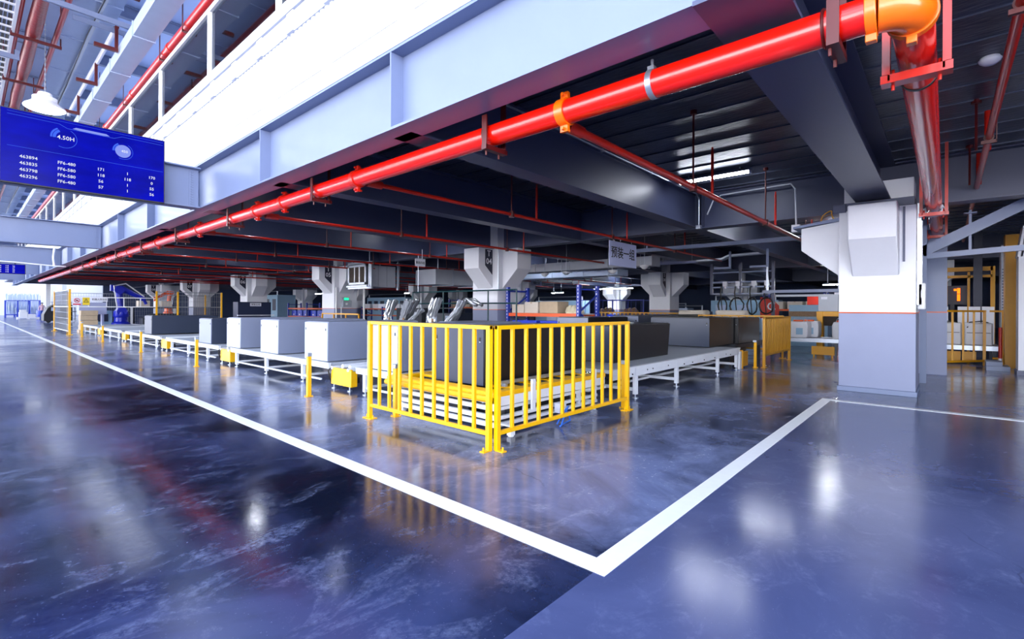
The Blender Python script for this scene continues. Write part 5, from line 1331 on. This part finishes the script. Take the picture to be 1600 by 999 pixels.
# ================================================================== RIGHT SIDE: TUBS, GATE FRAME, CRATES
t = thing('tub_conveyor', 'grey conveyor carrying white tubs beside the near right column', 'conveyor', (17.5, 2.2, 0))
for x in (16.92, 18.15): mk('side_rail', B().box(x, x+0.05, 0.9, 4.3, 0.44, 0.55), 'galv', t)
b = B(); y = 1.0
while y < 4.25: b.cyl((16.97, y, 0.515), (18.15, y, 0.515), 0.03, 8); y += 0.1
mk('rollers', b, 'convtop', t)
for y in (1.1, 2.4, 4.1):
    for x in (16.95, 18.17): mk('leg', B().box(x-0.03, x+0.03, y-0.03, y+0.03, 0, 0.44), 'darkmetal', t)
mk('drive_guard', B().box(16.86, 16.91, 2.42, 3.0, 0.08, 0.33).box(16.87, 16.9, 2.46, 2.5, 0, 0.08).box(16.87, 16.9, 2.92, 2.96, 0, 0.08), 'yellowdk', t, bev=0.004)
def tub(lab, x, y, z=0.552, w=0.5, d=0.55, h=0.5):
    t = thing('plastic_tub', lab, 'tub', (x, y, z), 'white plastic tubs')
    b = B().prism([(y-w/2+0.03, z), (y+w/2-0.03, z), (y+w/2, z+0.08), (y+w/2, z+h*0.8), (y+w/2-0.04, z+h), (y-w/2+0.04, z+h), (y-w/2, z+h*0.8), (y-w/2, z+0.08)], 'x', x-d/2, x+d/2)
    mk('tub_body', b, 'tub', t, bev=0.02)
    r = B()
    for k in range(5): r.box(x-d/2-0.012, x-d/2+0.001, y-w/2+0.07+k*0.09-0.01, y-w/2+0.07+k*0.09+0.01, z+0.06, z+h*0.72)
    mk('ribs', r, 'tub', t)
    mk('label', B().box(x-d/2-0.016, x-d/2-0.0125, y-0.12, y+0.06, z+0.10, z+0.30), 'tealwall', t)
    mk('orange_clip', B().box(x-d/2-0.02, x-d/2+0.06, y-0.13, y+0.13, z+h+0.001, z+h+0.05), 'orangerack', t, bev=0.006)
    mk('wire_handle', B().tube([(x, y-w/2+0.06, z+h), (x, y-w/2+0.10, z+h+0.10), (x, y+w/2-0.10, z+h+0.10), (x, y+w/2-0.06, z+h)], 0.01, 6), 'galv', t)
tub('white plastic tub with orange clip nearest the amber fence', 17.3, 3.38)
tub('white plastic tub half hidden behind the near right column', 17.3, 2.26)
tub('white plastic tub standing behind the first one near the amber fence', 17.88, 3.2)
t = thing('gate_frame', 'amber machine gate frame behind the white tubs', 'gate frame', (18.7, 2.5, 0))
b = B().box(18.4, 18.7, 2.0, 2.16, 0, 1.36).box(18.4, 18.7, 2.96, 3.14, 0, 1.36).box(18.4, 18.7, 2.16, 2.96, 1.20, 1.36)
mk('frame', b, 'yellowdk', t, bev=0.01)
mk('curtain', B().box(18.55, 18.57, 2.16, 2.96, 0.9, 1.2), 'brownfilter', t)
t = thing('control_cabinet', 'grey control cabinet standing above the amber gate frame', 'cabinet', (18.8, 2.8, 1.362))
mk('cabinet_body', B().box(18.45, 18.7, 2.55, 3.1, 1.362, 1.90), 'ductin', t, bev=0.01)
mk('white_label', B().box(18.446, 18.45, 2.85, 3.02, 1.75, 1.83), 'signwhite', t)
t = thing('control_cabinet', 'grey machine cabinet with pale top, at the left of the amber gate frame', 'cabinet', (22, 4, 0))
mk('cabinet_body', B().box(21.5, 22.3, 3.3, 4.6, 0.0, 1.6), 'tealwall', t, bev=0.01)
mk('brown_band', B().box(21.49, 21.5, 3.3, 4.6, 1.15, 1.35), 'cardbrown', t)
t = thing('banner_panel', 'red panel with a large white letter C behind the looped cables', 'panel', (25, 6.2, 0))
mk('panel_sheet', B().prism([(6.55, 2.0), (6.1, 1.95), (5.75, 1.6), (5.75, 1.0), (6.55, 1.0)], 'x', 25.0, 25.03), 'redsheet', t)
mk('panel_post', B().box(25.03, 25.1, 6.4, 6.5, 0, 1.9).box(25.03, 25.1, 5.8, 5.9, 0, 1.5), 'galv', t)
text('lettering', 'C', t, 'white_ink', (24.995, 6.08, 1.55), (0, -1, 0), (0, 0, 1), 0.55)
tag(mk('banner_panel', B().box(26.5, 26.55, 3.2, 4.9, 1.2, 2.1).box(26.52, 26.6, 3.3, 3.4, 0, 1.2).box(26.52, 26.6, 4.7, 4.8, 0, 1.2), 'redsheet'), 'plain red panel on posts right of the letter C panel', 'panel')
for k, (x, y) in enumerate(((18.2, 5.7), (18.2, 7.05))):
    t = thing('motor_cover', ('right' if k == 0 else 'left')+' rounded pale box resting below the looped cables', 'machine cover', (x, y, 0), 'rounded pale machine covers')
    mk('cover', B().box(x-0.3, x+0.3, y-0.5, y+0.5, 0.98, 1.38), 'cardpale', t, bev=0.08)
    mk('stand', B().box(x-0.25, x+0.25, y-0.45, y+0.45, 0.94, 0.98).box(x-0.2, x+0.2, y-0.4, y-0.3, 0, 0.94).box(x-0.2, x+0.2, y+0.3, y+0.4, 0, 0.94), 'darkmetal', t)
# pale blue machine blocks that fill the depth between the columns
for k, (x, y, w, d, h, m_, lab) in enumerate((
        (34.0, 24.5, 5.0, 1.0, 2.1, 'tealwall', 'pale blue machine wall behind the T 05 column'), (30.0, 44.0, 7.0, 1.0, 2.5, 'tealwall', 'long pale blue machine wall between the T 06 and T 05 columns'),
        (33.0, 9.5, 4.0, 1.0, 2.0, 'tealwall', 'pale blue machine wall behind the second column row'), (33.0, 14.2, 2.4, 1.0, 1.5, 'duct', 'pale machine hood beside the brightest far column'),
        (24.5, 17.6, 1.6, 1.2, 1.5, 'tealwall', 'pale blue machine hood behind the blue rack upright'), (22.0, 29.0, 3.0, 1.2, 1.4, 'darkmetal', 'dark machine line behind the foil bundles'),
        (20.5, 23.5, 3.0, 1.4, 1.1, 'cabdark', 'dark slate machine line left of the T 04 column'), (28.0, 11.0, 2.0, 1.2, 1.3, 'board', 'navy machine block behind the second row column'),
        (34.0, 3.0, 5.0, 1.0, 2.3, 'tealwall', 'pale blue machine wall behind the long right rack'), (19.0, 45.5, 4.0, 1.6, 2.5, 'tealwall', 'pale blue booth right of the T 06 column'))):
    t = thing('machine_block', lab, 'machine', (x, y, 0), 'far machine blocks')
    mk('housing', B().box(x-d/2, x+d/2, y-w/2, y+w/2, 0.1, h).box(x-d/2+0.1, x+d/2-0.1, y-w/2+0.1, y+w/2-0.1, 0, 0.1), m_, t, bev=0.03)
    b = B(); n = max(2, int(w/1.1))
    for i in range(n): yy = y-w/2+w*(i+0.5)/n; b.box(x-d/2-0.012, x-d/2, yy-0.35, yy+0.35, h*0.45, h*0.85)
    mk('panels', b, 'board' if k % 2 else 'duct', t)
    mk('pipe_run', B().tube([(x-d/2+0.1, y-w/2+0.2, h), (x-d/2+0.1, y-w/2+0.2, h+0.3), (x-d/2+0.1, y+w/2-0.3, h+0.3), (x-d/2+0.1, y+w/2-0.3, h)], 0.05, 8), 'galv', t)

# right: amber cage with white machines
fence('guard_fence', 'amber barred gate panel in front of the white machines, right of the near right column', (16.34, 0.08), (17.42, -0.74), 1.42, 3, 'yellowdk', 0.12, 0.05, None, 0.06, False)
fence('guard_fence', 'narrow amber side panel right of the amber gate, beside the tall amber column', (17.46, -0.87), (17.38, -1.08), 1.42, 0, 'yellowdk', 0.2, 0.05, None, 0.06, False, (0, 1))
fence('guard_fence', 'low amber frame peeping out right behind the near right column', (16.0, 0.62), (16.2, 0.30), 0.56, 0, 'yellowdk', 0.12, 0.04, None, 0.05, False)
tag(mk('short_post', B().box(16.20, 16.27, 0.17, 0.24, 0, 0.55), 'yellowdk'), 'single short amber post left of the amber gate panel', 'post')
t = thing('roller_table', 'grey roller table behind the amber gate panel', 'roller table', (18.4, -0.2, 0))
mk('table_top', B().box(17.75, 19.2, -1.05, 0.75, 0.36, 0.48), 'galv', t)
for x in (17.85, 19.1):
    for y in (-0.95, 0.65): mk('leg', B().box(x-0.04, x+0.04, y-0.04, y+0.04, 0, 0.36), 'darkmetal', t)
for k in range(3):
    mk('amber_panel', B().box(17.70, 17.74, 0.14-0.3*k-0.14, 0.14-0.3*k+0.13, 0.06, 0.32), 'yellowdk', t)
for k, (y0, y1) in enumerate(((-0.32, 0.16), (-0.92, -0.38))):
    t = thing('wrapped_machine', ('left' if k == 0 else 'right')+' white wrapped machine on the roller table behind the amber gate', 'machine', (18.2, (y0+y1)/2, 0.482), 'white wrapped machines')
    mk('machine_body', B().box(17.9, 18.7, y0, y1, 0.482, 1.08), 'tub', t, bev=0.03)
    mk('dark_gap', B().box(17.89, 17.9, y0+0.04, y1-0.04, 0.81, 0.825), 'darkmetal', t)
    mk('paper_notice', B().box(17.885, 17.9, (y0+y1)/2-0.12, (y0+y1)/2+0.10, 0.52, 0.74), 'signwhite', t)
    mk('hose', B().tube([(17.95, y0+0.08, 1.085), (17.93, y0+0.2, 1.13), (17.95, y1-0.1, 1.1), (17.9, y1-0.05, 0.95)], 0.015, 6), 'black', t)
t = thing('white_board', 'tall white panels standing behind the wrapped machines', 'panel', (19.0, -0.4, 0.482))
for k, (y0, y1) in enumerate(((-0.05, 0.08), (-0.45, -0.25), (-0.72, -0.48), (-1.0, -0.75))): mk('panel', B().box(18.9, 18.95, y0, y1, 0.482, 1.52), 'tub', t)
# amber door frame, tall amber column, louvred post
t = thing('door_frame', 'tall amber lift gate frame far behind the amber gate panel', 'gate frame', (20.6, -0.4, 0))
b = B()
for y, w_ in ((0.12, 0.10), (0.0, 0.07), (-0.52, 0.06), (-1.05, 0.10)): b.box(20.5, 20.62, y-w_/2, y+w_/2, 0, 2.75 if w_ > 0.08 else 2.6)
b.box(20.5, 20.62, -1.05, 0.12, 2.62, 2.75).box(20.5, 20.62, -1.05, 0.12, 2.42, 2.50)
mk('frame', b, 'yellowdk', t)
mk('dark_post', B().box(20.4, 20.5, -0.82, -0.62, 0, 4.0), 'board', t)
for i, (y, z0, z1) in enumerate(((-0.30, 1.95, 2.12), (-0.30, 1.72, 1.93), (-0.22, 2.04, 2.10), (0.02, 2.04, 2.10))):
    mk('signal_light', B().box(21.0, 21.1, y-0.035, y+0.035, z0, z1), 'orangelamp', t)
mk('light_post', B().box(21.1, 21.2, -0.5, 0.2, 1.6, 2.2).box(21.1, 21.2, -0.2, -0.1, 0, 1.6), 'darkmetal', t)
setting('column', B().box(16.95, 17.4, -1.32, -1.08, 0, 3.27), 'yellowdk')
t = thing('louvre_post', 'pale louvred machine post between the amber frames at right', 'machine post', (19.0, -1.2, 0))
mk('post_body', B().box(18.8, 19.4, -1.35, -1.12, 0, 3.2), 'ductin', t)
b = B(); z = 0.6
while z < 2.6: b.box(18.79, 18.80, -1.33, -1.14, z, z+0.03); z += 0.08
mk('louvres', b, 'steelin', t)
t = thing('warning_post', 'red and white warning post at the foot of the tall amber column', 'post', (16.95, -1.03, 0))
mk('post', B().cyl((16.9, -1.0, 0), (16.9, -1.0, 1.0), 0.035, 12), 'redthin', t)
mk('white_foot_band', B().cyl((16.9, -1.0, 0.05), (16.9, -1.0, 0.24), 0.037, 12).cyl((16.9, -1.0, 0), (16.9, -1.0, 0.02), 0.08, 12), 'white', t)
tag(mk('step_block', B().box(16.1, 16.75, -1.12, -0.72, 0, 0.10).box(16.2, 16.75, -1.0, -0.72, 0.10, 0.2), 'steel'), 'low grey step block before the tall amber column', 'step')
t = thing('wall_box', 'small white box fixed on the right edge of the near right column', 'box', (10.7, 0.28, 1.42))
mk('box_body', B().box(10.5, 10.75, 0.25, 0.355, 1.42, 1.86), 'white', t, bev=0.02)
mk('cable', B().cyl((10.62, 0.31, 1.86), (10.62, 0.31, 2.9), 0.018, 8), 'foil', t)
# ================================================================== CAMERA, SKY, LAMPS
cam = bpy.data.cameras.new('camera'); co = bpy.data.objects.new('camera', cam); COL.objects.link(co)
A = math.radians(41.624)
co.matrix_world = Matrix.Translation((0, 0, EYE)) @ Matrix.Rotation(A-PI/2, 4, 'Z') @ Matrix.Rotation(PI/2, 4, 'X') @ Matrix.Rotation(math.radians(0.30), 4, 'Z')
cam.sensor_width = 36.0; cam.lens = 763.0/1600*36.0; cam.shift_y = -(499.5-482.4)/1600
cam.clip_start = 0.05; cam.clip_end = 400
SC.camera = co

w = bpy.data.worlds.new('sky'); SC.world = w; w.use_nodes = True
nt = w.node_tree; N = nt.nodes; L = nt.links
bg = N['Background']
tc = N.new('ShaderNodeTexCoord'); sp = N.new('ShaderNodeSeparateXYZ'); L.new(tc.outputs['Generated'], sp.inputs[0])
cr = N.new('ShaderNodeValToRGB'); L.new(sp.outputs['Z'], cr.inputs['Fac'])
cr.color_ramp.elements[0].position = 0.0; cr.color_ramp.elements[0].color = (1.0, 0.97, 1.0, 1)
e2 = cr.color_ramp.elements.new(0.12); e2.color = (0.90, 0.93, 1.0, 1)
e3 = cr.color_ramp.elements.new(0.30); e3.color = (0.36, 0.41, 0.50, 1)
cr.color_ramp.elements[-1].position = 0.75; cr.color_ramp.elements[-1].color = (0.26, 0.31, 0.42, 1)
L.new(cr.outputs[0], bg.inputs['Color']); bg.inputs['Strength'].default_value = SKY

SC.view_settings.view_transform = 'Standard'; SC.view_settings.look = 'None'
SC.view_settings.gamma = 1.0; SC.view_settings.use_curve_mapping = False
SC.view_settings.exposure = EXPO
cy = SC.cycles
cy.max_bounces = 8; cy.diffuse_bounces = 3; cy.glossy_bounces = 3; cy.transmission_bounces = 4; cy.transparent_max_bounces = 12
cy.caustics_reflective = False; cy.caustics_refractive = False; cy.sample_clamp_indirect = 4.0; cy.sample_clamp_direct = 0
cy.use_denoising = True

def area(name, loc, size, size_y, energy, col=(0.92, 0.96, 1.0), rot=(0, 0, 0)):
    l = bpy.data.lights.new(name, 'AREA'); l.shape = 'RECTANGLE'; l.size = size; l.size_y = size_y; l.energy = energy; l.color = col
    o = bpy.data.objects.new(name, l); COL.objects.link(o); o.location = loc; o.rotation_euler = rot
    return o
